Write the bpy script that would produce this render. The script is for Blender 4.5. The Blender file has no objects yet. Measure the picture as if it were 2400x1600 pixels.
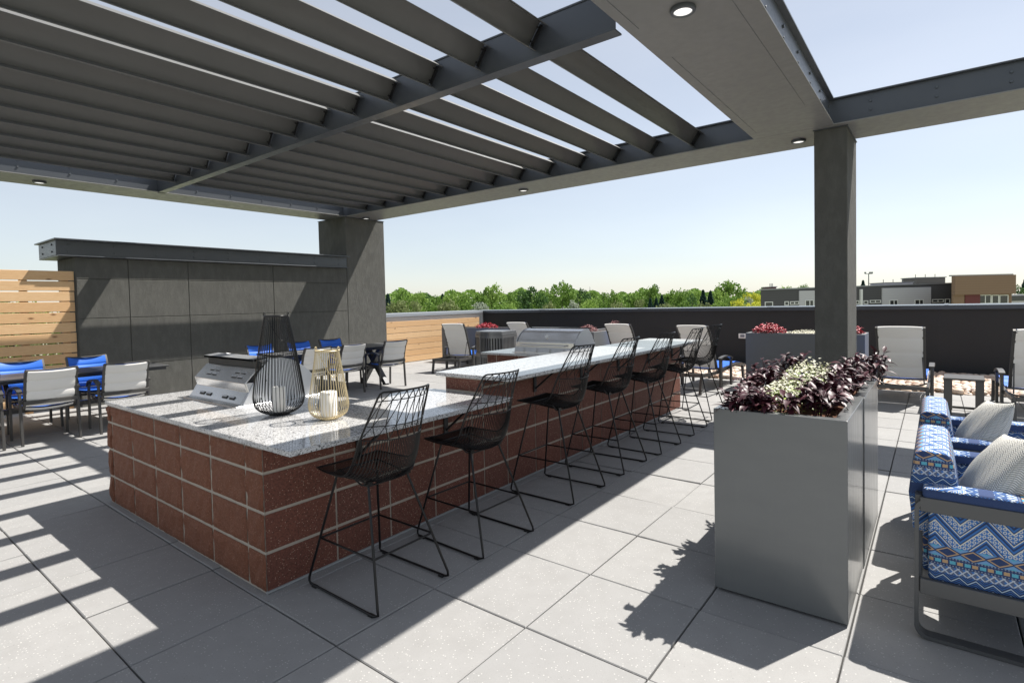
import bpy, bmesh, math, random
from mathutils import Vector, Matrix
random.seed(7)
C = bpy.context.scene.collection
sc = bpy.context.scene
PI = math.pi
# ------------------------------------------------------------------ camera
cam_d = bpy.data.cameras.new('camera'); cam = bpy.data.objects.new('camera', cam_d); C.objects.link(cam)
CP = Vector((-1.46762, -2.82655, 1.52702)); YAW, PIT, ROL = 0.657987, -0.0319913, -0.0223324
FPX, SY = 1282.70, -49.904
_f = Vector((math.cos(YAW)*math.cos(PIT), math.sin(YAW)*math.cos(PIT), math.sin(PIT)))
_r = Vector((math.sin(YAW), -math.cos(YAW), 0)); _u = _r.cross(_f)
_c, _s = math.cos(ROL), math.sin(ROL)
_R = _r*_c + _u*_s; _U = _u*_c - _r*_s
M = Matrix(((_R.x, _U.x, -_f.x, CP.x), (_R.y, _U.y, -_f.y, CP.y), (_R.z, _U.z, -_f.z, CP.z), (0, 0, 0, 1)))
cam.matrix_world = M
cam_d.sensor_fit = 'HORIZONTAL'; cam_d.sensor_width = 36.0; cam_d.lens = FPX/2400*36
cam_d.shift_y = SY/2400; cam_d.clip_start = 0.05; cam_d.clip_end = 6000
sc.camera = cam
# ------------------------------------------------------------------ light
SUN = Vector((0.57, -0.272, 1.0)).normalized()
ELEV = math.asin(SUN.z); AZ = math.atan2(SUN.y, SUN.x)
w = bpy.data.worlds.new('World'); sc.world = w; w.use_nodes = True
nt = w.node_tree; bg = nt.nodes['Background']
sky = nt.nodes.new('ShaderNodeTexSky'); sky.sky_type = 'NISHITA'; sky.sun_disc = False
sky.sun_elevation = ELEV; sky.sun_rotation = PI/2 - AZ
sky.air_density = 1.0; sky.dust_density = .7; sky.ozone_density = 1.6; sky.altitude = 300
hs_ = nt.nodes.new('ShaderNodeHueSaturation'); hs_.inputs['Saturation'].default_value = .70; hs_.inputs['Value'].default_value = .74
nt.links.new(sky.outputs[0], hs_.inputs['Color'])
veil = nt.nodes.new('ShaderNodeMix'); veil.data_type = 'RGBA'; veil.blend_type = 'ADD'; veil.inputs[0].default_value = 1.0; veil.inputs[7].default_value = (2.15, 2.15, 2.05, 1)   # thin even high cloud
tc_ = nt.nodes.new('ShaderNodeTexCoord'); mp_ = nt.nodes.new('ShaderNodeMapping'); mp_.inputs['Scale'].default_value = (1, 1, 4); nz_ = nt.nodes.new('ShaderNodeTexNoise'); nz_.inputs['Scale'].default_value = 2.2; nz_.inputs['Detail'].default_value = 5
rp_ = nt.nodes.new('ShaderNodeValToRGB'); rp_.color_ramp.elements[0].position = .3; rp_.color_ramp.elements[0].color = (1.85, 1.9, 1.93, 1); rp_.color_ramp.elements[1].position = .75; rp_.color_ramp.elements[1].color = (2.35, 2.32, 2.25, 1)
nt.links.new(tc_.outputs['Generated'], mp_.inputs[0]); nt.links.new(mp_.outputs[0], nz_.inputs['Vector']); nt.links.new(nz_.outputs[0], rp_.inputs[0]); nt.links.new(rp_.outputs[0], veil.inputs[7])
nt.links.new(hs_.outputs[0], veil.inputs[6]); nt.links.new(veil.outputs[2], bg.inputs[0]); bg.inputs[1].default_value = 0.077
sd = bpy.data.lights.new('sun', 'SUN'); sd.energy = 5.0; sd.angle = math.radians(0.5); sd.color = (1.0, 0.955, 0.89)
so = bpy.data.objects.new('sun', sd); C.objects.link(so); so.rotation_euler = SUN.to_track_quat('Z', 'Y').to_euler(); so.location = (5, -5, 12)
sc.view_settings.view_transform = 'Standard'; sc.view_settings.look = 'None'
sc.view_settings.exposure = 0.84; sc.view_settings.gamma = 1.0
sc.cycles.max_bounces = 8; sc.cycles.diffuse_bounces = 4; sc.cycles.glossy_bounces = 4

# ------------------------------------------------------------------ node helper
class N:
    """material node expression"""
    def __init__(s, mat): s.m = mat; s.t = mat.node_tree
    def new(s, t, **k):
        n = s.t.nodes.new(t)
        for a, b in k.items(): setattr(n, a, b)
        return n
    def link(s, a, b):
        if isinstance(a, (int, float)): b.default_value = a
        elif isinstance(a, (tuple, list)):
            b.default_value = tuple(a) + (1.0,) if len(b.default_value) == 4 and len(a) == 3 else tuple(a)
        else: s.t.links.new(a, b)
    def math(s, op, a, b=0.0, c=None):
        n = s.new('ShaderNodeMath', operation=op); s.link(a, n.inputs[0]); s.link(b, n.inputs[1])
        if c is not None: s.link(c, n.inputs[2])
        return n.outputs[0]
    def obj(s): return s.new('ShaderNodeTexCoord').outputs['Object']
    def sep(s, v):
        n = s.new('ShaderNodeSeparateXYZ'); s.link(v, n.inputs[0]); return n.outputs
    def comb(s, x, y, z):
        n = s.new('ShaderNodeCombineXYZ'); s.link(x, n.inputs[0]); s.link(y, n.inputs[1]); s.link(z, n.inputs[2]); return n.outputs[0]
    def scale(s, v, xyz):
        n = s.new('ShaderNodeMapping'); s.link(v, n.inputs[0]); n.inputs['Scale'].default_value = xyz; return n.outputs[0]
    def noise(s, v, sc_, det=4, rough=.55, out=0):
        n = s.new('ShaderNodeTexNoise'); s.link(v, n.inputs['Vector']); n.inputs['Scale'].default_value = sc_
        n.inputs['Detail'].default_value = det; n.inputs['Roughness'].default_value = rough; return n.outputs[out]
    def voro(s, v, sc_, feat='F1', out=0, rand=1.0):
        n = s.new('ShaderNodeTexVoronoi', feature=feat); s.link(v, n.inputs['Vector']); n.inputs['Scale'].default_value = sc_
        n.inputs['Randomness'].default_value = rand; return n.outputs[out]
    def ramp(s, v, stops, mode='LINEAR'):
        n = s.new('ShaderNodeValToRGB'); s.link(v, n.inputs[0]); r = n.color_ramp; r.interpolation = mode
        while len(r.elements) < len(stops): r.elements.new(0.5)
        for e, (p, c) in zip(r.elements, stops):
            e.position = p; e.color = (c, c, c, 1) if isinstance(c, (int, float)) else tuple(c) + (1,)
        return n.outputs[0]
    def mix(s, f, a, b, bt='MIX'):
        n = s.new('ShaderNodeMix', data_type='RGBA', blend_type=bt); s.link(f, n.inputs[0]); s.link(a, n.inputs[6]); s.link(b, n.inputs[7]); return n.outputs[2]
    def attr(s, name): return s.new('ShaderNodeAttribute', attribute_name=name).outputs['Fac']
    def rand(s): return s.new('ShaderNodeObjectInfo').outputs['Random']
    def bump(s, h, st, dist=.01):
        n = s.new('ShaderNodeBump'); s.link(h, n.inputs['Height']); n.inputs['Strength'].default_value = st; n.inputs['Distance'].default_value = dist; return n.outputs[0]
def mat(name, col=(.5, .5, .5), rough=.6, metal=0.0, spec=.5, fn=None, trans=0.0):
    m = bpy.data.materials.new(name); m.use_nodes = True; b = m.node_tree.nodes['Principled BSDF']
    b.inputs['Base Color'].default_value = tuple(col) + (1,); b.inputs['Roughness'].default_value = rough
    b.inputs['Metallic'].default_value = metal; b.inputs['Specular IOR Level'].default_value = spec
    if fn:
        n = N(m); r = fn(n) or {}
        for k, v in r.items(): n.link(v, b.inputs[k])
    return m
def mul(c, k): return tuple(x*k for x in c)

def f_paver(n):
    o = n.obj(); r = n.attr('rnd')
    big = n.noise(o, 1.3, 3); mid = n.noise(o, 9, 4); fine = n.noise(o, 160, 2, .8)
    base = n.mix(n.math('MULTIPLY_ADD', big, .8, -.0), (.275, .272, .266), (.335, .331, .322))
    base = n.mix(n.math('MULTIPLY', r, .42), base, (.235, .235, .235))
    base = n.mix(n.ramp(mid, [(.42, 0.0), (.7, .30)]), base, (.225, .222, .215))
    base = n.mix(n.ramp(fine, [(.35, .25), (.65, 0.0)]), base, (.22, .22, .22))
    stn = n.noise(o, .55, 5, .6); base = n.mix(n.ramp(stn, [(.55, 0.0), (.75, .28)]), base, (.20, .195, .185))
    sp = n.voro(o, 75); col = n.voro(o, 75, out=1); s_ = n.sep(col)
    chip = n.math('MULTIPLY', n.math('LESS_THAN', sp, .23), n.math('GREATER_THAN', s_[0], .68))
    base = n.mix(n.math('MULTIPLY', chip, .42), base, (.62, .61, .58))
    dk = n.math('MULTIPLY', n.math('LESS_THAN', sp, .2), n.math('LESS_THAN', s_[0], .17))
    base = n.mix(n.math('MULTIPLY', dk, .6), base, (.2, .2, .2))
    return {'Base Color': base, 'Normal': n.bump(fine, .25, .003), 'Roughness': .75}
M_PAV = mat('concrete_paver', rough=.75, spec=.3, fn=f_paver)
M_JOINT = mat('dark_joint', (.035, .035, .035), .9)

def f_block(tex):
    def f(n):
        o = n.obj(); r = n.attr('rnd')
        a = n.noise(o, 3.2, 3); b_ = n.noise(o, 90, 4, .75)
        base = n.mix(a, (.135, .040, .024), (.205, .066, .036))
        base = n.mix(n.math('MULTIPLY', r, .5), base, (.115, .042, .03))
        base = n.mix(n.ramp(b_, [(.42, 0.0), (.62, .65)]), base, (.055, .02, .014))
        sp = n.voro(o, 120); c = n.sep(n.voro(o, 120, out=1))
        fl = n.math('MULTIPLY', n.math('LESS_THAN', sp, .30), n.math('GREATER_THAN', c[0], .80))
        base = n.mix(n.math('MULTIPLY', fl, .75), base, (.52, .36, .26))
        h = n.math('ADD', n.noise(o, 38, 5, .7), n.math('MULTIPLY', b_, .5))
        return {'Base Color': base, 'Normal': n.bump(h, tex, .012), 'Roughness': n.ramp(b_, [(.3, .55), (.7, .85)])}
    return f
M_BLK = mat('ground_face_red_block', rough=.7, fn=f_block(.35))
def f_blkr(n):
    r = f_block(1.0)(n); r['Base Color'] = n.mix(.55, r['Base Color'], (.235, .085, .036)); return r
M_BLKR = mat('split_face_red_block', rough=.85, fn=f_blkr)
def f_mortar(n):
    o = n.obj(); a = n.noise(o, 60, 4, .7)
    return {'Base Color': n.mix(a, (.34, .29, .235), (.46, .41, .345)), 'Normal': n.bump(a, .5, .004)}
M_MORT = mat('mortar', rough=.9, fn=f_mortar)
def f_granite(n):
    o = n.obj()
    v = n.sep(n.voro(o, 240, out=1)); v2 = n.sep(n.voro(o, 110, out=1)); big = n.noise(o, 3, 2)
    g = n.ramp(v[0], [(0, .08), (.07, .25), (.16, .50), (.32, .70), (.6, .80), (.9, .86)], 'CONSTANT')
    g2 = n.ramp(v2[1], [(0, .14), (.055, .6), (.18, 1.0)], 'CONSTANT')
    base = n.mix(1.0, g, g2, 'MULTIPLY')
    base = n.mix(n.math('MULTIPLY', big, .25), base, (.60, .58, .54))
    return {'Base Color': n.mix(.36, base, (.15, .15, .155)), 'Roughness': .09}
M_GRAN = mat('speckled_granite', rough=.09, spec=.55, fn=f_granite)
def f_granedge(n):
    r = f_granite(n); r['Roughness'] = .35; return r
def f_stucco(n):
    o = n.obj(); a = n.noise(o, 130, 4, .75); b_ = n.noise(o, 2.2, 4); c = n.noise(n.scale(o, (1, 1, .4)), 9, 5, .65)
    base = n.mix(b_, (.088, .088, .080), (.128, .127, .116))
    base = n.mix(n.ramp(c, [(.45, 0.0), (.7, .5)]), base, (.165, .163, .15))
    base = n.mix(n.ramp(a, [(.35, .35), (.6, 0.0)]), base, (.09, .088, .08))
    return {'Base Color': base, 'Normal': n.bump(n.math('ADD', a, c), .9, .012)}
M_STUC = mat('grey_stucco', rough=.9, spec=.25, fn=f_stucco)
def f_steel(c0, c1, r0=.28, r1=.5, metal=.25):
    def f(n):
        o = n.obj(); a = n.noise(o, 2.5, 4); b_ = n.noise(n.scale(o, (1, 1, 5)), 14, 4)
        return {'Base Color': n.mix(a, c0, c1), 'Roughness': n.ramp(b_, [(.3, r0), (.7, r1)]), 'Metallic': metal}
    return f
M_STEEL = mat('painted_beam_steel', fn=f_steel((.065, .073, .085), (.088, .096, .108), .28, .42, .15))
M_SOFF = mat('painted_soffit_plate', fn=f_steel((.20, .20, .195), (.24, .236, .226), .34, .5, .15))
M_LOUV = mat('painted_louver', fn=f_steel((.13, .13, .124), (.162, .159, .15), .30, .5, .1))
M_BOLT = mat('bolt_steel', (.10, .11, .12), .45, .6)
M_LENS = mat('downlight_lens', (.85, .84, .82), .35)
_l = M_LENS.node_tree.nodes['Principled BSDF']; _l.inputs['Emission Color'].default_value = (1, .98, .94, 1); _l.inputs['Emission Strength'].default_value = .5   # the photo shows the downlights lit
M_BLACK = mat('black_wire_steel', (.006, .006, .0065), .30, .1, .4)
M_BLACKM = mat('black_painted_metal', (.022, .022, .023), .5, .2)
M_RUB = mat('black_rubber', (.01, .01, .01), .8)
M_GOLD = mat('brass_wire', (.60, .50, .31), .36, .6)
def f_candle(n):
    return {'Base Color': (.86, .83, .77)}
M_WAX = mat('white_wax', (.88, .86, .80), .5, fn=f_candle)
def f_wood(n):
    o = n.obj(); r = n.attr('rnd'); x = n.sep(o)
    q = n.comb(n.math('MULTIPLY_ADD', r, 17.0, x[0]), n.math('MULTIPLY_ADD', r, 5.0, x[1]), n.math('MULTIPLY_ADD', r, 3.0, x[2]))
    g = n.noise(n.scale(q, (1.2, 1.2, 22)), 3.2, 6, .65); g2 = n.noise(n.scale(q, (2.5, 2.5, 60)), 5, 3, .7)
    base = n.mix(g, (.66, .41, .20), (.84, .63, .39))
    base = n.mix(n.math('MULTIPLY', r, .6), base, (.58, .33, .15))
    base = n.mix(n.ramp(g2, [(.35, .35), (.6, 0.0)]), base, (.42, .22, .09))
    k = n.voro(n.scale(q, (1, 1, 2.1)), 2.6); kn = n.ramp(k, [(.04, 1.0), (.13, 0.0)])
    base = n.mix(n.math('MULTIPLY', kn, .85), base, (.16, .065, .025))
    return {'Base Color': base, 'Normal': n.bump(g2, .25, .004)}
M_WOOD = mat('cedar_board', rough=.62, spec=.3, fn=f_wood)
M_POSTW = mat('cedar_post', (.45, .27, .13), .7)
M_STONEW = mat('light_parapet_panel', (.60, .58, .54), .6)
def f_dark(n):
    o = n.obj(); a = n.noise(o, .8, 3)
    return {'Base Color': n.mix(a, (.030, .031, .032), (.040, .041, .042))}
M_PARA = mat('dark_parapet_stucco', rough=.85, spec=.25, fn=f_dark)
M_COPED = mat('dark_coping', (.05, .052, .058), .22, .3, .7)
M_COPE = mat('grey_coping', (.30, .31, .32), .32, .5)
def f_planter(n):
    o = n.obj(); a = n.noise(n.scale(o, (1, 1, 3)), 5, 3)
    b2 = n.noise(n.scale(o, (6, 6, .7)), 4, 5, .7); c_ = n.mix(a, (.125, .133, .134), (.150, .156, .155)); c_ = n.mix(n.ramp(b2, [(.55, 0.0), (.8, .25)]), c_, (.19, .19, .18))
    return {'Base Color': c_, 'Roughness': n.ramp(b2, [(.3, .28), (.7, .42)])}
M_PLANT = mat('grey_powdercoat', rough=.35, metal=.1, fn=f_planter)
_b = M_PLANT.node_tree.nodes['Principled BSDF']; _b.inputs['Coat Weight'].default_value = .7; _b.inputs['Coat Roughness'].default_value = .17
def f_soil(n):
    o = n.obj(); a = n.noise(o, 60, 4, .8)
    return {'Base Color': n.mix(a, (.05, .02, .012), (.20, .085, .04)), 'Normal': n.bump(a, 1.0, .02)}
M_SOIL = mat('red_bark_mulch', rough=.95, fn=f_soil)
def f_leaf(c0, c1, rough=.35, r2=None):
    def f(n):
        o = n.obj(); r = n.attr('rnd'); a = n.noise(o, 30, 2)
        c = n.mix(r, c0, c1); c = n.mix(n.math('MULTIPLY', a, .35), c, mul(c0, .6))
        return {'Base Color': c, 'Roughness': rough, 'Transmission Weight': 0.0}
    return f
M_PURP = mat('purple_leaf', spec=.4, fn=f_leaf((.026, .006, .012), (.085, .018, .028), .45))
M_GREENL = mat('lime_leaf', fn=f_leaf((.16, .26, .04), (.38, .48, .09), .45))
M_WHITEF = mat('white_petals', fn=f_leaf((.70, .70, .50), (.90, .88, .76), .6))
M_RED = mat('red_foliage', fn=f_leaf((.30, .008, .02), (.55, .02, .05), .45))
M_MAROON = mat('maroon_foliage', fn=f_leaf((.16, .03, .04), (.36, .16, .15), .5))
def translucent(m_, k):
    nt_ = m_.node_tree; b = nt_.nodes['Principled BSDF']; o_ = [x for x in nt_.nodes if x.type == 'OUTPUT_MATERIAL'][0]
    tr = nt_.nodes.new('ShaderNodeBsdfTranslucent'); mx = nt_.nodes.new('ShaderNodeMixShader'); mx.inputs[0].default_value = k
    nt_.links.new(b.inputs['Base Color'].links[0].from_socket, tr.inputs[0]); nt_.links.new(b.outputs[0], mx.inputs[1]); nt_.links.new(tr.outputs[0], mx.inputs[2]); nt_.links.new(mx.outputs[0], o_.inputs['Surface'])
M_SLW = mat('off_white_sling', rough=.8, spec=.2, fn=lambda n: {'Base Color': n.mix(n.noise(n.obj(), 240, 2), (.76, .745, .71), (.84, .82, .78))})

M_SLB = mat('blue_sling', rough=.5, spec=.35, fn=lambda n: {'Base Color': n.mix(n.noise(n.obj(), 240, 2), (.015, .11, .50), (.03, .16, .66))})

M_FRAME = mat('bronze_aluminium', (.085, .082, .078), .38, .35)
M_TABLE = mat('charcoal_table_aluminium', (.06, .062, .065), .32, .35)
M_CHARM = mat('grey_chair_frame', (.095, .097, .098), .42, .3)
def f_ss(n):
    o = n.obj(); a = n.noise(n.scale(o, (1, .04, 1)), 160, 2)
    return {'Roughness': n.ramp(a, [(.3, .20), (.7, .27)]), 'Base Color': n.mix(a, (.66, .65, .63), (.74, .73, .71))}
M_SS = mat('brushed_stainless', metal=.95, fn=f_ss)
M_SSP = mat('stainless_end_panel', (.62, .63, .64), .42, .6)
M_DKVENT = mat('dark_vent', (.02, .02, .02), .6)
M_GALV = mat('grey_painted_steel', (.20, .205, .21), .30, .6)
M_GLASSD = mat('window_glass', (.03, .035, .04), .06, 0, .8)
M_WFR = mat('white_window_frame', (.75, .75, .73), .5)
def f_rock(n):
    r = n.attr('rnd'); o = n.obj(); a = n.noise(o, 14, 4)
    c = n.ramp(r, [(0, (.62, .43, .32)), (.25, (.74, .58, .44)), (.5, (.55, .49, .43)), (.7, (.80, .66, .53)), (.88, (.48, .34, .27)), (1, (.70, .62, .55))])
    return {'Base Color': n.mix(n.math('MULTIPLY', a, .4), c, (.30, .22, .17))}
M_ROCK = mat('river_rock', rough=.6, fn=f_rock)
# patterned fabric (woven ikat bands)
def f_ikat(n):
    o = n.obj(); g = n.new('ShaderNodeNewGeometry'); vt = n.new('ShaderNodeVectorTransform', vector_type='NORMAL', convert_from='WORLD', convert_to='OBJECT')
    n.link(g.outputs['Normal'], vt.inputs[0]); nn = n.sep(vt.outputs[0]); p = n.sep(o)
    top = n.math('GREATER_THAN', n.math('ABSOLUTE', nn[2]), .7)
    sx = n.math('GREATER_THAN', n.math('ABSOLUTE', nn[0]), .6)
    def sel(m, a, b): return n.math('ADD', n.math('MULTIPLY', m, a), n.math('MULTIPLY', n.math('SUBTRACT', 1.0, m), b))
    u = sel(n.math('MULTIPLY', sx, n.math('SUBTRACT', 1.0, top)), p[1], p[0]); v = sel(top, p[1], p[2])
    vm = n.math('MODULO', n.math('ADD', v, 3.73), .40)   # 0 .. .40
    def tri(per): return n.math('ABSOLUTE', n.math('MULTIPLY_ADD', n.math('FRACT', n.math('DIVIDE', n.math('ADD', u, 5.0), per)), 2.0, -1.0))
    navy, mid, sky_, cream, tan, cyan = (.014, .035, .12), (.035, .16, .46), (.16, .34, .60), (.68, .66, .58), (.50, .32, .16), (.10, .42, .55)
    # zone A large chevrons
    t = n.math('FRACT', n.math('DIVIDE', n.math('MULTIPLY_ADD', tri(.17), .095, vm), .088))
    ca = n.ramp(t, [(0, cream), (.07, navy), (.13, mid), (.24, navy), (.36, mid), (.44, cream), (.50, navy), (.56, mid)], 'CONSTANT')
    dots = n.voro(n.comb(u, v, 0.0), 62, rand=0.0); dd = n.math('MULTIPLY', n.math('MULTIPLY', n.math('LESS_THAN', dots, .42), n.math('GREATER_THAN', dots, .2)), n.math('GREATER_THAN', t, .58))
    ca = n.mix(n.math('MULTIPLY', dd, .85), ca, cream)
    # zone B diamonds
    d = n.math('ADD', n.math('MULTIPLY', tri(.085), .5), n.math('ABSOLUTE', n.math('MULTIPLY_ADD', vm, 22.0, -2.96)))
    cb = n.ramp(n.math('MULTIPLY', d, .5), [(0, navy), (.18, tan), (.24, navy), (.3, sky_), (.42, cyan), (.5, mid), (.7, navy)], 'CONSTANT')
    # zone C bead rows
    b1 = n.voro(n.comb(u, v, 0.0), 95, rand=0.0); cc = n.ramp(b1, [(0, (.22, .26, .34)), (.28, navy)], 'CONSTANT')
    row = n.math('LESS_THAN', n.math('ABSOLUTE', n.math('MULTIPLY_ADD', vm, 1.0, -.092)), .007)
    bc = n.ramp(n.math('FRACT', n.math('DIVIDE', n.math('ADD', u, 5.0), .05)), [(0, tan), (.38, navy), (.5, cyan), (.9, navy)], 'CONSTANT'); cc = n.mix(row, cc, bc)
    # zone D grey lattice
    l1 = n.math('FRACT', n.math('MULTIPLY', n.math('ADD', n.math('ADD', u, v), 5.0), 34.0)); l2 = n.math('FRACT', n.math('MULTIPLY', n.math('ADD', n.math('SUBTRACT', u, v), 5.0), 34.0))
    lat = n.math('MINIMUM', l1, l2); cd = n.ramp(lat, [(0, (.50, .55, .62)), (.22, (.10, .13, .22)), (.6, mid)], 'CONSTANT')
    # zone E zigzag lines
    z = n.math('FRACT', n.math('DIVIDE', n.math('MULTIPLY_ADD', tri(.055), .022, vm), .03)); ce = n.ramp(z, [(0, (.50, .62, .72)), (.14, navy), (.4, mid), (.5, navy), (.72, mid), (.8, navy)], 'CONSTANT')
    col = ce
    for lim, c in ((.04, cd), (.072, cc), (.112, cb), (.157, ca), (.31, ce), (.35, cb)): col = n.mix(n.math('GREATER_THAN', vm, lim), col, c)
    wv = n.noise(o, 420, 2)
    return {'Base Color': n.mix(n.math('MULTIPLY', wv, .2), col, (.25, .3, .38)), 'Normal': n.bump(wv, .3, .002)}
M_IKAT = mat('blue_patterned_fabric', rough=.85, spec=.2, fn=f_ikat)
def f_knit(n):
    o = n.sep(n.obj()); 
    tr = n.math('ABSOLUTE', n.math('MULTIPLY_ADD', n.math('FRACT', n.math('MULTIPLY', n.math('ADD', o[0], 3.0), 26.0)), 2.0, -1.0))
    q = n.math('MULTIPLY_ADD', tr, .016, n.math('ADD', o[2], 3.0)); f = n.math('FRACT', n.math('MULTIPLY', q, 105.0)); g = n.math('FRACT', n.math('MULTIPLY', n.math('ADD', o[0], 3.0), 110.0))
    h = n.math('MULTIPLY', n.ramp(f, [(0, 0.0), (.35, 1.0), (.8, 1.0), (1, 0.0)]), n.ramp(g, [(0, .3), (.3, 1.0)]))
    return {'Base Color': n.mix(h, (.50, .50, .46), (.80, .78, .72)), 'Normal': n.bump(h, .9, .006)}
M_KNIT = mat('ivory_knit', rough=.9, spec=.15, fn=f_knit)

# ------------------------------------------------------------------ mesh helper
class MB:
    def __init__(s): s.v = []; s.f = []; s.m = []; s.r = []; s.g = []
    def add(s, vs, fs, mi=0, r=None):
        s.g.append((len(s.v), len(s.f))); o = len(s.v); s.v += [tuple(v) for v in vs]
        r = random.random() if r is None else r
        for f in fs: s.f.append(tuple(i+o for i in f)); s.m.append(mi); s.r.append(r)
    def box(s, x0, y0, z0, x1, y1, z1, mi=0, r=None):
        x0, x1 = sorted((x0, x1)); y0, y1 = sorted((y0, y1)); z0, z1 = sorted((z0, z1))
        s.add([(x0, y0, z0), (x1, y0, z0), (x1, y1, z0), (x0, y1, z0), (x0, y0, z1), (x1, y0, z1), (x1, y1, z1), (x0, y1, z1)],
              [(0, 3, 2, 1), (4, 5, 6, 7), (0, 1, 5, 4), (1, 2, 6, 5), (2, 3, 7, 6), (3, 0, 4, 7)], mi, r)
    def bar(s, a, b, w_, h_, up=(0, 0, 1), mi=0, r=None):
        """rectangular bar from a to b; w_ across, h_ along up"""
        a = Vector(a); b = Vector(b); d = (b-a).normalized(); up = Vector(up)
        side = d.cross(up).normalized(); up2 = side.cross(d).normalized()
        vs = [p + side*sx*w_/2 + up2*sz*h_/2 for p in (a, b) for sx, sz in ((-1, -1), (1, -1), (1, 1), (-1, 1))]
        s.add(vs, [(0, 1, 2, 3), (7, 6, 5, 4), (0, 4, 5, 1), (1, 5, 6, 2), (2, 6, 7, 3), (3, 7, 4, 0)], mi, r)
    def sweep(s, pts, w_, h_, up=(0, 0, 1), mi=0, r=None, closed=False):
        pts = [Vector(p) for p in pts]; n = len(pts); up = Vector(up); vs = []
        for i, p in enumerate(pts):
            a = pts[(i-1) % n] if (closed or i > 0) else p; b = pts[(i+1) % n] if (closed or i < n-1) else p
            d = (b-a).normalized(); nrm = up.cross(d).normalized()
            for sx, sz in ((-1, -1), (1, -1), (1, 1), (-1, 1)): vs.append(p + up*sx*w_/2 + nrm*sz*h_/2)
        fs = []
        for i in range(n if closed else n-1):
            a = i*4; b = ((i+1) % n)*4
            for k in range(4): fs.append((a+k, a+(k+1) % 4, b+(k+1) % 4, b+k))
        if not closed: fs += [(3, 2, 1, 0), (n*4-4, n*4-3, n*4-2, n*4-1)]
        s.add(vs, fs, mi, r)
    def tube(s, pts, rad, n=8, mi=0, closed=False, r=None, caps=True):
        pts = [Vector(p) for p in pts]; L = len(pts); vs = []; prev = None
        for i, p in enumerate(pts):
            a = pts[(i-1) % L] if (closed or i > 0) else p; b = pts[(i+1) % L] if (closed or i < L-1) else p
            d = (b-a).normalized()
            if prev is None:
                x = d.orthogonal().normalized()
            else:
                x = (prev - d*prev.dot(d)); x = x.normalized() if x.length > 1e-6 else d.orthogonal().normalized()
            prev = x; y = d.cross(x); rr = rad[i] if isinstance(rad, (list, tuple)) else rad
            for k in range(n): t = 2*PI*k/n; vs.append(p + x*math.cos(t)*rr + y*math.sin(t)*rr)
        fs = []
        for i in range(L if closed else L-1):
            a = i*n; b = ((i+1) % L)*n
            for k in range(n): fs.append((a+k, a+(k+1) % n, b+(k+1) % n, b+k))
        if caps and not closed: fs += [tuple(range(n-1, -1, -1)), tuple(range(L*n-n, L*n))]
        s.add(vs, fs, mi, r)
    def lathe(s, prof, n=32, c=(0, 0, 0), mi=0, cap=True):
        vs = [(c[0]+r_*math.cos(2*PI*k/n), c[1]+r_*math.sin(2*PI*k/n), c[2]+z) for r_, z in prof for k in range(n)]; fs = []
        for i in range(len(prof)-1):
            for k in range(n): fs.append((i*n+k, i*n+(k+1) % n, (i+1)*n+(k+1) % n, (i+1)*n+k))
        if cap: fs += [tuple(range(n-1, -1, -1)), tuple(range(len(prof)*n-n, len(prof)*n))]
        s.add(vs, fs, mi)
    def prism(s, poly, axis, a, b, mi=0, r=None):
        """poly in the plane of the two other axes (xz for y, yz for x, xy for z)"""
        def P(p, t): return {'x': (t, p[0], p[1]), 'y': (p[0], t, p[1]), 'z': (p[0], p[1], t)}[axis]
        n = len(poly); vs = [P(p, a) for p in poly] + [P(p, b) for p in poly]
        fs = [tuple(range(n)), tuple(range(2*n-1, n-1, -1))] + [(i, i+n, (i+1) % n+n, (i+1) % n) for i in range(n)]
        s.add(vs, fs, mi, r)
    def grid(s, fn, nu, nv, mi=0, r=None):
        vs = [fn(i/nu, j/nv) for j in range(nv+1) for i in range(nu+1)]
        fs = [(j*(nu+1)+i, j*(nu+1)+i+1, (j+1)*(nu+1)+i+1, (j+1)*(nu+1)+i) for j in range(nv) for i in range(nu)]
        s.add(vs, fs, mi, r)
    def disc(s, c, nrm, rad, h, n=8, mi=0):
        c = Vector(c); nrm = Vector(nrm).normalized(); s.tube([c, c+nrm*h], rad, n, mi)
    def build(s, name, mats, parent=None, bevel=0, seg=1, smooth=False, ang=35, normals=True):
        me = bpy.data.meshes.new(name); me.from_pydata(s.v, [], s.f)
        if not isinstance(mats, (list, tuple)): mats = [mats]
        for m_ in mats: me.materials.append(m_)
        me.polygons.foreach_set('material_index', s.m)
        at = me.attributes.new('rnd', 'FLOAT', 'FACE'); at.data.foreach_set('value', s.r)
        if bevel or normals:
            bm = bmesh.new(); bm.from_mesh(me)
            if normals: bmesh.ops.recalc_face_normals(bm, faces=bm.faces)
            if bevel:
                ed = [e for e in bm.edges if len(e.link_faces) == 2 and e.calc_face_angle(0) > math.radians(30)]
                bmesh.ops.bevel(bm, geom=ed, offset=bevel, segments=seg, affect='EDGES', profile=.5, clamp_overlap=True)
            bm.to_mesh(me); bm.free()
        if smooth:
            me.polygons.foreach_set('use_smooth', [True]*len(me.polygons)); me.set_sharp_from_angle(angle=math.radians(ang))
        o = bpy.data.objects.new(name, me); C.objects.link(o)
        if parent is not None: o.parent = parent
        return o
def each(m, name, mt, parent, **k):
    """one object per added shape"""
    for a, b in zip(m.g, m.g[1:]+[(len(m.v), len(m.f))]):
        q = MB(); q.v = m.v[a[0]:b[0]]; q.f = [tuple(i-a[0] for i in f) for f in m.f[a[1]:b[1]]]; q.m = m.m[a[1]:b[1]]; q.r = m.r[a[1]:b[1]]; q.g = [(0, 0)]; q.build(name, mt, parent, **k)
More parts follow.
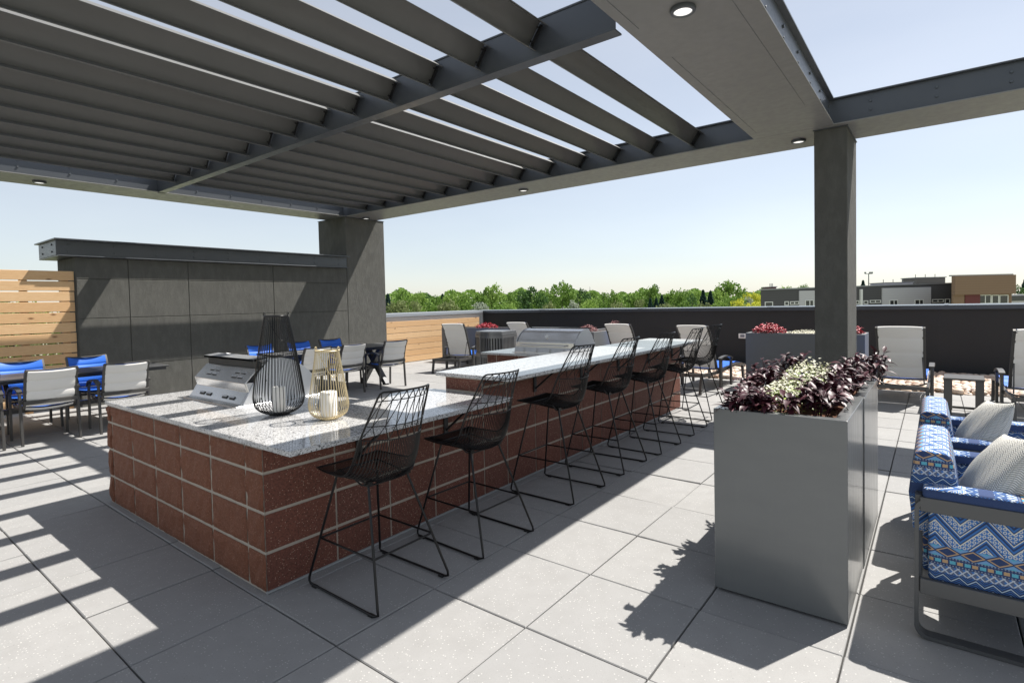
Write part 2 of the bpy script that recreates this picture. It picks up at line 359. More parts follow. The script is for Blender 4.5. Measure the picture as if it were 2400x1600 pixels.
def thing(name, label, cat, loc=(0, 0, 0), rz=0, group=None):
    o = bpy.data.objects.new(name, None); C.objects.link(o); o.location = loc; o.rotation_euler = (0, 0, rz); o.empty_display_size = .1
    o['label'] = label; o['category'] = cat
    if group: o['group'] = group
    return o
def tag(o, label, cat, group=None):
    o['label'] = label; o['category'] = cat
    if group: o['group'] = group
    return o
def struct(o, kind='structure', label=None):
    o['kind'] = kind
    if label: o['label'] = label
    return o
def kids(o): return [c for c in bpy.data.objects if c.parent == o]
def dup(root, loc, rz, label, tree={}):
    r = root.copy(); C.objects.link(r); r.location = loc; r.rotation_euler = (0, 0, rz); r['label'] = label
    if root.name not in tree: tree[root.name] = [(c, kids(c)) for c in kids(root)]
    for c, gs in tree[root.name]:
        d = c.copy(); C.objects.link(d); d.parent = r
        for g in gs: e = g.copy(); C.objects.link(e); e.parent = d
    return r
ORD = ['first', 'second', 'third', 'fourth', 'fifth', 'sixth', 'seventh', 'eighth', 'ninth', 'tenth', 'eleventh', 'twelfth', 'thirteenth', 'fourteenth', 'fifteenth', 'sixteenth', 'seventeenth', 'eighteenth', 'nineteenth', 'twentieth', 'twenty-first', 'twenty-second', 'twenty-third', 'twenty-fourth', 'twenty-fifth', 'twenty-sixth', 'twenty-seventh', 'twenty-eighth', 'twenty-ninth', 'thirtieth']
def smooth_path(pts, k=4):
    pts = [Vector(p) for p in pts]; out = []
    for i in range(len(pts)-1):
        p0 = pts[max(i-1, 0)]; p1 = pts[i]; p2 = pts[i+1]; p3 = pts[min(i+2, len(pts)-1)]
        for j in range(k):
            t = j/k; out.append(.5*((2*p1)+(p2-p0)*t+(2*p0-5*p1+4*p2-p3)*t*t+(3*p1-p0-3*p2+p3)*t**3))
    out.append(pts[-1]); return out

# ------------------------------------------------------------------ setting: deck, rocks, ground
T = .6115; X0, Y0 = .5561, -1.3013
mb = MB(); rn = random.Random(3)
for i in range(-11, 15):
    for j in range(-9, 16):
        x, y = X0+i*T, Y0+j*T
        if x > 9.05 and y < 4.2: continue
        if x > 11.2 or x < -6: continue
        if y > 7.9 and x < 7.3: continue
        g = .0036; dz = rn.uniform(-.0030, .0022); tx, ty = rn.uniform(-.002, .002), rn.uniform(-.002, .002)
        e = .004; x0, x1, y0, y1 = x+g, x+T-g, y+g, y+T-g; r = rn.random()
        def zz(a, b): return dz + tx*(a-x-T/2)/T*2 + ty*(b-y-T/2)/T*2
        top = [(x0+e, y0+e), (x1-e, y0+e), (x1-e, y1-e), (x0+e, y1-e)]; lo = [(x0, y0), (x1, y0), (x1, y1), (x0, y1)]
        vs = [(a, b, zz(a, b)) for a, b in top]+[(a, b, zz(a, b)-e) for a, b in lo]+[(a, b, -.05) for a, b in lo]
        mb.add(vs, [(0, 1, 2, 3)]+[(k, k+4, (k+1) % 4+4, (k+1) % 4) for k in range(4)]+[(k+4, k+8, (k+1) % 4+8, (k+1) % 4+4) for k in range(4)], 0, r)
struct(mb.build('paving', M_PAV), label='light grey square concrete pavers of the roof terrace')
mb = MB(); mb.box(-12, -12, -.3, 11.9, 14, -.045)
struct(mb.build('roof_deck', M_JOINT))
mb = MB(); mb.box(-1500, -1500, -14.2, 4000, 4000, -14.0)
def f_grd(n):
    o = n.obj(); a = n.noise(o, .03, 5)
    return {'Base Color': n.mix(a, (.12, .15, .07), (.30, .30, .22))}
struct(mb.build('ground', mat('far_ground', rough=.95, fn=f_grd)))
# building under the terrace, so the deck does not float
mb = MB(); mb.box(-11.5, -11.5, -14.0, 11.85, 8.42, -.31)
o = mb.build('terrace_building', M_PARA); tag(o, 'dark walls of the building that carries the roof terrace, below the parapet', 'building')
# river rocks
mb = MB(); rr = random.Random(11)
import itertools
ico = bmesh.new(); bmesh.ops.create_icosphere(ico, subdivisions=2, radius=1); iv = [v.co.copy() for v in ico.verts]; fi = [tuple(v.index for v in f.verts) for f in ico.faces]; ico.free()
def rock(mbb, c, s, R):
    a = R.uniform(0, PI); ca, sa = math.cos(a), math.sin(a); ph = [R.uniform(0, 6) for _ in range(3)]
    sx, sy, sz = s*R.uniform(.8, 1.25), s*R.uniform(.6, .9), s*R.uniform(.42, .65)
    vs = []
    for v in iv:
        k = 1+.10*math.sin(2.3*v.x+ph[0])+.08*math.sin(2.9*v.y+ph[1])+.07*math.sin(2.1*v.z+ph[2])
        x, y, z = v.x*k*sx, v.y*k*sy, v.z*k*sz; vs.append((c[0]+x*ca-y*sa, c[1]+x*sa+y*ca, c[2]+z))
    mbb.add(vs, fi, 0, R.random())
for layer in range(2):
    y = -7.0
    while y < 4.0:
        x = 9.16
        while x < 11.42:
            s = rr.uniform(.045, .088)
            rock(mb, (x+rr.uniform(-.02, .02), y+rr.uniform(-.03, .03), -.03+layer*.055+rr.uniform(0, .02)), s, rr)
            x += s*rr.uniform(1.35, 1.9)
        y += .105
o = mb.build('river_rocks', M_ROCK, smooth=True, ang=80, normals=False); struct(o, 'stuff', 'tan and pink river rocks along the foot of the dark parapet'); o['category'] = 'rocks'

# ------------------------------------------------------------------ parapets
PX = 11.5
t = thing('parapet_wall', 'long dark parapet wall with grey metal coping at the far edge of the terrace', 'wall', (PX, 0, 0))
mb = MB(); mb.box(0, -14, -.3, .3, 8.61, 1.245); mb.build('wall_body', M_PARA, t)
for yj in (-9.0, -5.9, -2.9, .2, 3.2, 6.2):
    mb = MB(); mb.box(-.0022, yj, .0, -.0005, yj+.008, 1.22); mb.build('joint_line', M_BLACKM, t)
mb = MB()
ys = [-14, -9.1, -6.05, -3.0, .05, 3.1, 6.15, 8.62]
for a, b in zip(ys[:-1], ys[1:]):
    mb.prism([(-.045, 1.225), (-.035, 1.30), (.36, 1.318), (.37, 1.225), (.355, 1.225), (.35, 1.246), (-.03, 1.246), (-.03, 1.225)], 'y', a+.002, b-.002)
for b in ys[1:-1]: mb.prism([(-.052, 1.222), (-.042, 1.306), (.36, 1.324), (.37, 1.3)], 'y', b-.03, b+.03)
mb.build('coping', M_COPED, t)
t = thing('parapet_wall', 'pale parapet wall with grey coping behind the low cedar screen', 'wall', (0, 8.33, 0))
mb = MB(); mb.box(7.0, 0, -.3, PX-.002, .28, 1.245); mb.build('wall_body', M_STONEW, t)
mb = MB(); mb.prism([(-.05, 1.225), (-.04, 1.30), (.33, 1.318), (.34, 1.225)], 'x', 7.0, PX-.05)
mb.build('coping', M_COPE, t)
mb = MB(); mb.box(PX-.10, -.008, 0, PX-.06, -.002, 1.22); mb.build('corner_trim', M_WFR, t)
t = thing('outlet_box', 'small white electrical outlet box on the dark parapet beside the red-flowered planter', 'outlet', (PX-.001, .62, .66))
mb = MB(); mb.box(-.045, -.11, -.055, 0, .07, .055); mb.build('box_body', M_WFR, t, bevel=.006)
mb = MB(); mb.box(-.052, -.06, -.03, -.0455, .03, .03); mb.build('cover', M_GALV, t, bevel=.004)

# ------------------------------------------------------------------ stucco wall and cap beam
t = thing('stucco_wall', 'tall dark grey stucco wall with control joints behind the dining tables', 'wall', (0, 8.0, 0))
mb = MB()
xs = [1.21, 1.93, 2.87, 4.5, 6.3]; zs = [-.1, .62, 1.42, 2.06, 2.41]
for a, b in zip(xs[:-1], xs[1:]):
    for c, d in zip(zs[:-1], zs[1:]): mb.box(a+.005, 0, c+.005, b-.005, .05, d-.005)
mb.build('wall_panel', M_STUC, t, bevel=.004)
mb = MB(); mb.box(1.212, .012, -.1, 6.3, 1.0, 2.405); mb.build('wall_core', M_STUC, t)
mb = MB(); mb.box(.98, -.09, 2.41, 6.29, 1.04, 2.425); mb.box(.93, -.15, 2.66, 6.29, 1.06, 2.68)
mb.box(.97, -.02, 2.425, 6.29, .0, 2.66); mb.box(.97, .96, 2.425, 6.29, .98, 2.66); mb.box(.97, .0, 2.425, .985, .96, 2.66)
for x in [1.12+.62*k for k in range(9)]:
    for z in (2.49, 2.60): mb.disc((x, -.02, z), (0, -1, 0), .013, .012, 8, 1)
for y in (.2, .75):
    for z in (2.49, 2.60): mb.disc((.97, y, z), (-1, 0, 0), .016, .012, 8, 1)
mb.build('cap_beam', [M_STEEL, M_BOLT], t, bevel=.002)

# ------------------------------------------------------------------ pergola
H, HT = 3.61, 3.935
pg = thing('pergola', 'large dark grey steel louvered pergola over the bar and dining tables', 'pergola', (0, 0, 0))
def beamA(y0, y1, x0, x1, lights, label):     # along X
    mb = MB(); e = .06
    mb.box(x0, y0+e-.006, H+.013, x1, y0+e+.006, HT-.016); mb.box(x0, y1-e-.006, H+.013, x1, y1-e+.006, HT-.016)
    mb.box(x0, y0, HT-.016, x1, y0+.12, HT); mb.box(x0, y1-.12, HT-.016, x1, y1, HT)
    x = x0+.33
    while x < x1:
        for z in (3.725, 3.825):
            mb.disc((x, y0+e-.006, z), (0, -1, 0), .015, .014, 6, 1); mb.disc((x, y0+e+.006, z), (0, 1, 0), .015, .014, 6, 1) if y0 > 0 else None
        x += .63
    b = mb.build('beam', [M_STEEL, M_BOLT], pg, bevel=.0015); b['label'] = label
    mb = MB(); mb.box(x0, y0, H, x1, y1, H+.012); mb.build('soffit_plate', M_SOFF, b, bevel=.002)
    lamps(b, [(x, (y0+y1)/2) for x in lights])
def beamB(x0, x1, y0, y1, lights, label):
    mb = MB(); e = .07
    mb.box(x0+e-.006, y0, H+.013, x0+e+.006, y1, HT-.016); mb.box(x1-e-.006, y0, H+.013, x1-e+.006, y1, HT-.016)
    mb.box(x0+.01, y0, HT-.016, x0+.12, y1, HT); mb.box(x1-.12, y0, HT-.016, x1, y1, HT)
    y = y0+.2
    while y < -2.0:
        for z in (3.725, 3.825): mb.disc((x0+e-.006, y, z), (-1, 0, 0), .017, .014, 6, 1)
        y += .62
    b = mb.build('beam', [M_STEEL, M_BOLT], pg, bevel=.0015); b['label'] = label
    mb = MB(); mb.box(x0, y0, H-.001, x1, y1, H+.011); mb.build('soffit_plate', M_SOFF, b, bevel=.002)
    lamps(b, [((x0+x1)/2, y) for y in lights])
def lamps(par, pts):
    for x, y in pts:
        mb = MB(); mb.lathe([(.05, 0), (.088, 0), (.092, -.012), (.086, -.028), (.066, -.03), (.064, -.022), (.0635, -.0)], 28, (x, y, H), 0, cap=False)
        mb.lathe([(.0645, -.019), (.0645, -.021), (.001, -.024)], 28, (x, y, H), 1, cap=False)
        mb.build('downlight', [M_STEEL, M_LENS], par, smooth=True, ang=40)
def seams(pts):
    for x0, x1, y0, y1 in pts:
        mb = MB(); mb.box(x0, y0, H-.0022, x1, y1, H-.0004); mb.build('sealant_seam', M_STEEL, SB)
beamA(-1.85, -.93, -2.9, 6.302, [-.9, 2.48, 5.2][:2], 'wide steel box beam on the camera side, nearest the top right')
SB = [o_ for o_ in bpy.data.objects if o_.name.startswith('soffit_plate')][-1].parent
seams([(-2.0, 2.55, -1.02, -1.018), (3.2, 6.0, -1.03, -1.028), (-2.0, 5.3, -1.70, -1.698)])
beamA(8.0, 8.80, -2.9, 6.302, [.9], 'steel box beam above the stucco wall')
beamB(6.305, 7.22, -8.0, 8.80, [-5.6, -1.38, 3.2, 7.83], 'far cross beam running on past the slim column')
mb = MB(); b0, b1 = -.93+.06, 8.06
mb.box(2.44, b0, H, 2.56, b1, H+.014); mb.box(2.44, b0, HT-.014, 2.56, b1, HT); mb.box(2.45, b0, H+.0145, 2.462, b1, HT-.0145)
b = mb.build('beam', M_STEEL, pg, bevel=.0015); b['label'] = 'narrow middle channel beam between the two rows of louvers'
mb = MB()
# louvers: channel section, web from (y+.081,z0+.06) up, flanges towards -Y
uy, uz = -.585, .811; py, pz = -.811, -.585; th = .004
def louver(x0, x1, yt):
    mb = MB()
    A = (yt+.081, 3.66+.0585)
    def P(a, p): return (A[0]+uy*a+py*p, A[1]+uz*a+pz*p)
    prof = [P(0, 0), P(.222, 0), P(.222, .10), P(.216, .10), P(.216, .006), P(.006, .006), P(.006, .10), P(0, .10)]
    mb.prism(prof, 'x', x0, x1)
    l = mb.build('louver', M_LOUV, pg)
    for xe, sg in ((x0, 1), (x1, -1)):
        mb = MB()
        a0, a1 = P(.02, .05), P(.20, .05)
        mb.bar((xe+sg*.02, a0[0], a0[1]), (xe+sg*.02, a1[0], a1[1]), .035, .006, (1, 0, 0))
        for k in (.05, .17):
            q = P(k, .05); mb.disc((xe+sg*.035, q[0], q[1]), (sg, 0, 0), .009, .02, 6)
        mb.build('end_bracket', M_BLACKM, l)
for k in range(13):
    y = 7.26-.6157*k; louver(-2.85, 2.438, y); louver(2.562, 6.368, y)
def stucco_col(x0, x1, y0, y1, label):
    mb = MB(); mb.box(x0, y0, -.05, x1, y1, H-.012); c = mb.build('column', M_STUC, pg, bevel=.006); c['label'] = label
    mb = MB(); mb.box(x0-.012, y0-.012, H-.0118, x1+.012, y1+.012, H-.0015); mb.build('cap_plate', M_STEEL, c, bevel=.001)
stucco_col(6.42, 7.39, -1.975, -1.615, 'slim stucco column at the corner near the big planters')
stucco_col(6.305, 7.42, 8.003, 9.1, 'broad stucco column at the end of the dark wall')

# ------------------------------------------------------------------ cedar screens
def screen(name, label, x0, x1, y, z1, pitch, n, posts, gap):
    t = thing(name, label, 'fence', (0, y, 0)); mb = MB(); rf = random.Random(int(x0*10+50))
    for k in range(n):
        zt = z1-k*pitch; xj = [x0]+([posts[len(posts)//2]] if k % 2 == 0 and x1-x0 > 3 and False else [])+[x1]
        for a, b in zip(xj[:-1], xj[1:]): mb.box(a+rf.uniform(0, .006), rf.uniform(0, .004), zt-pitch+gap+rf.uniform(-.002, .002), b-rf.uniform(0, .006), .022, zt+rf.uniform(-.002, .002), 0, rf.random())
    mb.build('slat_panel', M_WOOD, t, bevel=.003)
    for p in posts:
        mb = MB(); mb.box(p-.045, .0225, 0, p+.045, .10, z1-.03); mb.build('post', M_POSTW, t, bevel=.004)
screen('cedar_screen', 'tall horizontal cedar slat screen at the left end of the stucco wall', -3.2, 1.195, 8.04, 2.18, .163, 13, [-2.8, -1.0, .58, 1.08], .017)
screen('cedar_screen', 'low horizontal cedar slat screen against the pale parapet right of the broad column', 7.43, 11.25, 8.27, 1.10, .157, 7, [8.0, 9.3, 10.6], .010)

# ------------------------------------------------------------------ bar island
bar = thing('bar_island', 'U-shaped red block bar island with speckled granite counters', 'bar', (0, 0, 0))
BL = .4078; CO = .2156; LOW = .782
def blocks(mbx, face, a0, a1, zlist, cpos, rough, off, L0, R, mt=0):
    """a wall face of blocks; face 'y-' (front, along x), 'x-' (left, along y), 'x+'"""
    for zi in range(len(zlist)-1):
        z0, z1 = zlist[zi], zlist[zi+1]; a = a0; first = True
        offs = off[zi % len(off)]
        while a < a1-.01:
            b = a+(offs if first else L0); first = False
            if b > a1-.06: b = a1
            g = .0085 if rough else .0055; gz = .0085 ; r = R.random(); nu, nv = (14, 8) if rough else (3, 2); ph = [R.uniform(0, 9) for _ in range(4)]
            def fn(u, v, a=a, b=b, z0=z0, z1=z1):
                uu = a+g+(b-a-2*g)*u; vv = z0+gz+(z1-z0-2*gz)*v
                ed = min(u, 1-u)*nu < .5 or min(v, 1-v)*nv < .5
                d = 0.0
                if rough:
                    d = .010*math.sin(uu*23+ph[0])*math.sin(vv*31+ph[1])+.007*math.sin(uu*61+ph[2]+vv*40)+R.uniform(-.0035, .0035)
                    d = (.019+d*.6) if not ed else .0068+R.uniform(-.001, .003)
                else: d = .0035 if not ed else .0012
                if face == 'y-': return (uu, cpos-d, vv)
                if face == 'x-': return (cpos-d, uu, vv)
                return (cpos+d, uu, vv)
            mbx.grid(fn, nu, nv, mt, r)
            # sides down into the mortar
            a = b
R = random.Random(5); mort = MB(); blk = MB()
zl = [0, CO, 2*CO, 3*CO, LOW]; zr = [0, CO, 2*CO, 3*CO, 4*CO, .928]
def solid(x0, y0, x1, y1, z1): mort.box(x0, y0, -.04, x1, y1, z1)
# left arm, front run, right arm as one body (three boxes butted)
solid(.004, .004, .98, 2.42, LOW-.002); solid(.9802, .004, 1.785, .62, LOW-.002); solid(1.7852, .004, 6.02, .40, .926); solid(4.70, .4002, 6.02, 2.42, LOW-.002)
blocks(blk, 'y-', -.010, 1.79, zl, 0.0, False, [BL+.035, BL+.035], BL, R)
blocks(blk, 'y-', 1.79, 6.02, zr, 0.0, False, [.30, .30], BL, R)
blkL = MB(); blocks(blkL, 'x-', -.006, 2.42, zl, 0.0, True, [.191, .191], .4275, R)
blocks(blk, 'x-', .0, .40, [LOW+.034, .928], 1.785, False, [BL], BL, R)
blkF = MB(); blocks(blkF, 'x+', .0, 2.42, zl, 6.02, False, [.2], BL, R)
blocks(blkF, 'x-', .41, 2.42, zl, 4.70, False, [.2], BL, R)
mort.box(-.0055, .006, -.04, .0039, 2.42, LOW-.002)
mort.build('mortar_core', M_MORT, bar)
blk.build('block_face', M_BLK, bar, smooth=True, ang=60); blkF.build('block_face', M_BLK, bar, smooth=True, ang=60)
blkL.build('split_block_face', M_BLKR, bar, smooth=True, ang=70)
# back ends of the arms are in view of nobody but closed by the core
mb = MB()
mb.prism([(-.018, -.29), (1.785, -.29), (1.785, .66), (1.10, .66), (1.10, 2.44), (-.018, 2.44)], 'z', .782, .812)
o = mb.build('countertop', M_GRAN, bar, bevel=.003); o['label'] = 'lower speckled granite countertop holding the lanterns'
mb = MB(); mb.box(1.765, -.29, .929, 6.13, .50, .959); o = mb.build('countertop', M_GRAN, bar, bevel=.003); o['label'] = 'raised speckled granite bar top'
mb = MB(); mb.box(4.58, .402, .7825, 6.10, 2.44, .8125); o = mb.build('countertop', M_GRAN, bar, bevel=.003); o['label'] = 'far granite countertop under the second grill'
mb = MB(); mb.box(1.10, .6605, .7825, 1.5, .68, .8125); 
for x, zt in ((.60, .782), (1.36, .782), (2.49, .929), (3.30, .929), (4.12, .929), (4.94, .929), (5.70, .929)):
    mb = MB(); mb.box(x-.02, -.016, zt-.20, x+.02, -.006, zt); mb.box(x-.02, -.25, zt-.012, x+.02, -.016, zt-.0005); mb.bar((x, -.016, zt-.17), (x, -.21, zt-.012), .012, .014)
    mb.build('bracket', M_BLACKM, bar, bevel=.001)
mb = MB(); mb.box(4.672, 1.86, .60, 4.69, 2.02, .70); mb.build('outlet_cover', M_WFR, bar, bevel=.004)
# thin concrete footing strip
mb = MB(); mb.box(-.012, -.012, .0015, 6.03, .003, .012); mb.build('sealant_strip', mat('sealant', (.30, .31, .31), .6), bar)

# ------------------------------------------------------------------ wire bar stools
def cat(ps, t):
    n = len(ps)-1; t = min(max(t, 0), .99999)*n; i = int(t); f = t-i
    p0, p1, p2, p3 = ps[max(i-1, 0)], ps[i], ps[i+1], ps[min(i+2, n)]
    return tuple(.5*((2*b)+(c-a)*f+(2*a-5*b+4*c-d)*f*f+(3*b-a-3*c+d)*f**3) for a, b, c, d in zip(p0, p1, p2, p3))
CEN = [(.235, .0), (.13, -.022), (.03, -.04), (-.07, -.052), (-.155, -.045), (-.215, .0), (-.245, .07), (-.262, .14), (-.275, .20), (-.287, .265), (-.298, .33), (-.315, .395), (-.335, .455)]
SID = [(.235, .004), (.13, .0), (.045, .0), (-.02, .004), (-.065, .03), (-.10, .075), (-.122, .125), (-.138, .17), (-.152, .205), (-.182, .268), (-.212, .330), (-.243, .392), (-.272, .452)]
WID = [(.205,), (.218,), (.222,), (.222,), (.221,), (.219,), (.216,), (.211,), (.206,), (.196,), (.186,), (.175,), (.165,)]
def shell(u, v):
    c = cat(CEN, v); s = cat(SID, v); w_ = cat(WID, v)[0]; k = abs(u)**2.2
    return (w_*u, c[0]*(1-k)+s[0]*k, c[1]*(1-k)+s[1]*k)
VR1, VR2, VR3 = 8/12, 9.15/12, 11.2/12
def make_stool(hs, name, label):
    t = thing(name, label, 'bar stool', group='wire bar stools along the block bar')
    def S(u, v): x, y, z = shell(u, v); return (x, y, z+hs)
    m = MB()
    nw = 39
    for i in range(nw):
        u = -1+2*(i+.5)/nw
        m.tube([S(u, VR1*j/16) for j in range(17)], .0024, 5, caps=False)
    for v in (.09, .17, .26, .35, .44): m.tube([S(-1+2*j/16, v) for j in range(17)], .0021, 5, caps=False)
    for v, rr_ in ((VR1, .0032), (VR2, .0027), (VR3, .0027)): m.tube([S(-1+2*j/20, v) for j in range(21)], rr_, 6, caps=False)
    nz = 8
    for i in range(nz):
        ua, ub, uc = -1+2*i/nz, -1+2*(i+.5)/nz, -1+2*(i+1)/nz
        m.tube([S(ua, VR1), S(ub*1.0, VR2)], .0024, 5, caps=False); m.tube([S(ub, VR2), S(uc, VR1)], .0024, 5, caps=False)
        m.tube([S(ua*.97, .993), S(ub, VR3)], .0027, 5, caps=False); m.tube([S(ub, VR3), S(uc*.97, .993)], .0027, 5, caps=False)
        m.tube([S(ub, VR2), S(ub, (VR2+VR3)/2), S(ub, VR3)], .0024, 5, caps=False)
        if i > 0: m.tube([S(ub-2/nz, VR2), S((ub*2-2/nz)/2, (VR2+VR3)/2), S(ub, VR3)], .0024, 5, caps=False)
        else: m.tube([S(-1, VR2-.01), S(-.94, (VR2+VR3)/2), S(ub, VR3)], .0024, 5, caps=False)
    m.build('wire_shell', M_BLACK, t, smooth=True, ang=60, normals=False)
    m = MB()
    rim = [S(-1, j/30) for j in range(0, 29)]+[S(-1, .955), S(-.985, .982), S(-.94, .996)]+[S(-.9+1.8*j/10, 1.0) for j in range(0, 11)]+[S(.94, .996), S(.985, .982), S(1, .955)]+[S(1, 1-j/30) for j in range(2, 31)]
    rim += [S(.9-1.8*j/8, 0) for j in range(0, 9)]
    m.tube(rim, .0052, 8, closed=True); m.build('rim_rod', M_BLACK, t, smooth=True, ang=60, normals=False)
    # sled legs: one bent rod per side
    zt = hs-.045; yf, yb = .15, -.11; hx = .13
    for sx in (-1, 1):
        m = MB(); fx = .242*sx; tx = hx*sx
        a = Vector((tx, yf, zt+.028)); b = Vector((fx, .285, .045)); b2 = Vector((fx+.003*sx, .27, .0085)); c2 = Vector((fx+.003*sx, -.285, .0085)); c = Vector((fx, -.30, .045)); d = Vector((tx, yb, zt))
        m.tube([a, b]+[Vector((fx, .288, .022)), Vector((fx, .275, .010))]+[c2+Vector((0, .01, .0015)), Vector((fx, -.303, .022))]+[c, d], .0068, 8)
        m.build('sled_leg', M_BLACK, t, smooth=True, ang=50, normals=False)
        m = MB(); 
        for y in (.235, -.25): m.box(fx-.011, y-.018, 0, fx+.011, y+.018, .012)
        each(m, 'glide', M_RUB, t, bevel=.002)
    def legp(sx, y0, y1, z0, z1, z, x0=.242, x1=.13): k = (z-z0)/(z1-z0); return Vector((sx*(x0+(x1-x0)*k), y0+(y1-y0)*k, z))
    zz_ = hs*.40
    q = [legp(-1, .285, yf, .045, zt, zz_), legp(-1, -.30, yb, .045, zt, zz_), legp(1, -.30, yb, .045, zt, zz_), legp(1, .285, yf, .045, zt, zz_)]
    m = MB()
    for i in range(4): m.tube([q[i], q[(i+1) % 4]], .0058, 8)
    m.build('footrest_ring', M_BLACK, t, smooth=True, ang=50, normals=False)
    m = MB(); m.tube([(-hx, yb, zt), (-hx*.9, yb, zt-.012), (hx*.9, yb, zt-.012), (hx, yb, zt)], .006, 8); m.tube([(-hx, yf, zt+.028), (hx, yf, zt+.028)], .006, 8)
    for sx in (-1, 1):
        m.tube([(sx*.20, yb+.01, zt+.04), (sx*.17, yb, zt+.005), (sx*hx, yb, zt)], .005, 8); m.box(sx*hx-.018, yb-.016, zt-.008, sx*hx+.018, yb+.016, zt+.012)
        m.tube([(sx*hx, yb, zt), (sx*hx, yf, zt+.028)], .005, 8)
    each(m, 'seat_support', M_BLACK, t, smooth=True, ang=50, normals=False)
    return t
st1 = make_stool(.645, 'wire_stool', 'nearest black wire stool, at the front left corner of the bar')
st1.location = (.425, -.385, 0)
dup(st1, (1.19, -.42, 0), math.radians(-2), 'second black wire stool from the left, under the low granite counter')
st3 = make_stool(.735, 'wire_stool', 'third black wire stool from the left, first taller one at the raised bar')
st3.location = (2.225, -.40, 0)
for i, (x, y, rz) in enumerate(((3.065, -.39, 1), (3.85, -.42, -1.5), (4.74, -.41, 2), (5.60, -.36, -3))):
    dup(st3, (x, y, 0), math.radians(rz), '%s black wire stool from the left along the raised bar%s' % (ORD[i+3], ['', '', '', ', farthest and beyond the shade'][i]))

# ------------------------------------------------------------------ lanterns and candles
def lantern(name, label, loc, hh, prof, mtl, nw, wr, hand, rz):
    t = thing(name, label, 'lantern', loc, rz, 'wire lanterns on the counter'); m = MB()
    for k in range(nw):
        a = 2*PI*k/nw; m.tube([(r_*math.cos(a), r_*math.sin(a), z) for r_, z in prof], wr, 5, caps=False)
    m.build('wire_cage', mtl, t, smooth=True, ang=60, normals=False)
    rt = prof[-1][0]; m = MB(); m.tube([(rt*math.cos(2*PI*k/32), rt*math.sin(2*PI*k/32), hh) for k in range(32)], .005, 8, closed=True)
    for s_ in (-1, 1): m.tube([(s_*(rt+.004)+.0*math.cos(a), .012*math.cos(a), hh+.014+.012*math.sin(a)) for a in [2*PI*k/12 for k in range(12)]], .003, 6, closed=True)
    m.build('top_ring', mtl, t, smooth=True, ang=60, normals=False)
    m = MB(); rb = prof[0][0]; m.lathe([(rb*.6, .004), (rb+.012, .004), (rb+.014, .012), (rb+.01, .02), (rb*.5, .021)], 32); m.build('base_plate', mtl, t, smooth=True)
    m = MB(); m.tube(smooth_path([(-rt, 0, hh+.012), (-rt*.9, hand*.5, hh-.05), (-rt*.5, hand*.9, hh-.14), (0, hand, hh-.18), (rt*.5, hand*.9, hh-.14), (rt*.9, hand*.5, hh-.05), (rt, 0, hh+.012)], 5), .0024, 6)
    m.build('handle', mtl, t, smooth=True, ang=60, normals=False)
    return t
pb = smooth_path([(.055, 0, .008), (.10, 0, .02), (.145, 0, .055), (.160, 0, .11), (.156, 0, .17), (.135, 0, .32), (.105, 0, .50), (.075, 0, .66)], 3)
lantern('wire_lantern', 'tall black wire lantern on the low granite counter', (.465, .66, .8125), .66, [(p.x, p.z) for p in pb], M_BLACK, 44, .0023, .11, math.radians(-52))
pg_ = smooth_path([(.045, 0, .008), (.08, 0, .018), (.112, 0, .045), (.123, 0, .085), (.119, 0, .13), (.10, 0, .25), (.082, 0, .36), (.072, 0, .435)], 3)
lantern('wire_lantern', 'shorter gold wire lantern on the low granite counter', (.555, .225, .8125), .435, [(p.x, p.z) for p in pg_], M_GOLD, 40, .0019, .085, math.radians(-60))
for loc, r_, h_, lb in (((.462, .657, .8345), .042, .165, 'white pillar candle standing inside the black lantern'), ((.555, .225, .8345), .050, .155, 'wider white pillar candle standing inside the gold lantern')):
    t = thing('pillar_candle', lb, 'candle', loc, 0, 'candles in the lanterns')
    m = MB(); m.lathe([(r_*.98, 0), (r_, .004), (r_, h_-.004), (r_-.004, h_), (r_-.012, h_-.004), (.004, h_-.010)], 32); m.build('wax', M_WAX, t, smooth=True, ang=50)
    m = MB(); m.tube([(0, 0, h_-.012), (.002, 0, h_+.006)], .0015, 5); m.build('wick', M_RUB, t)

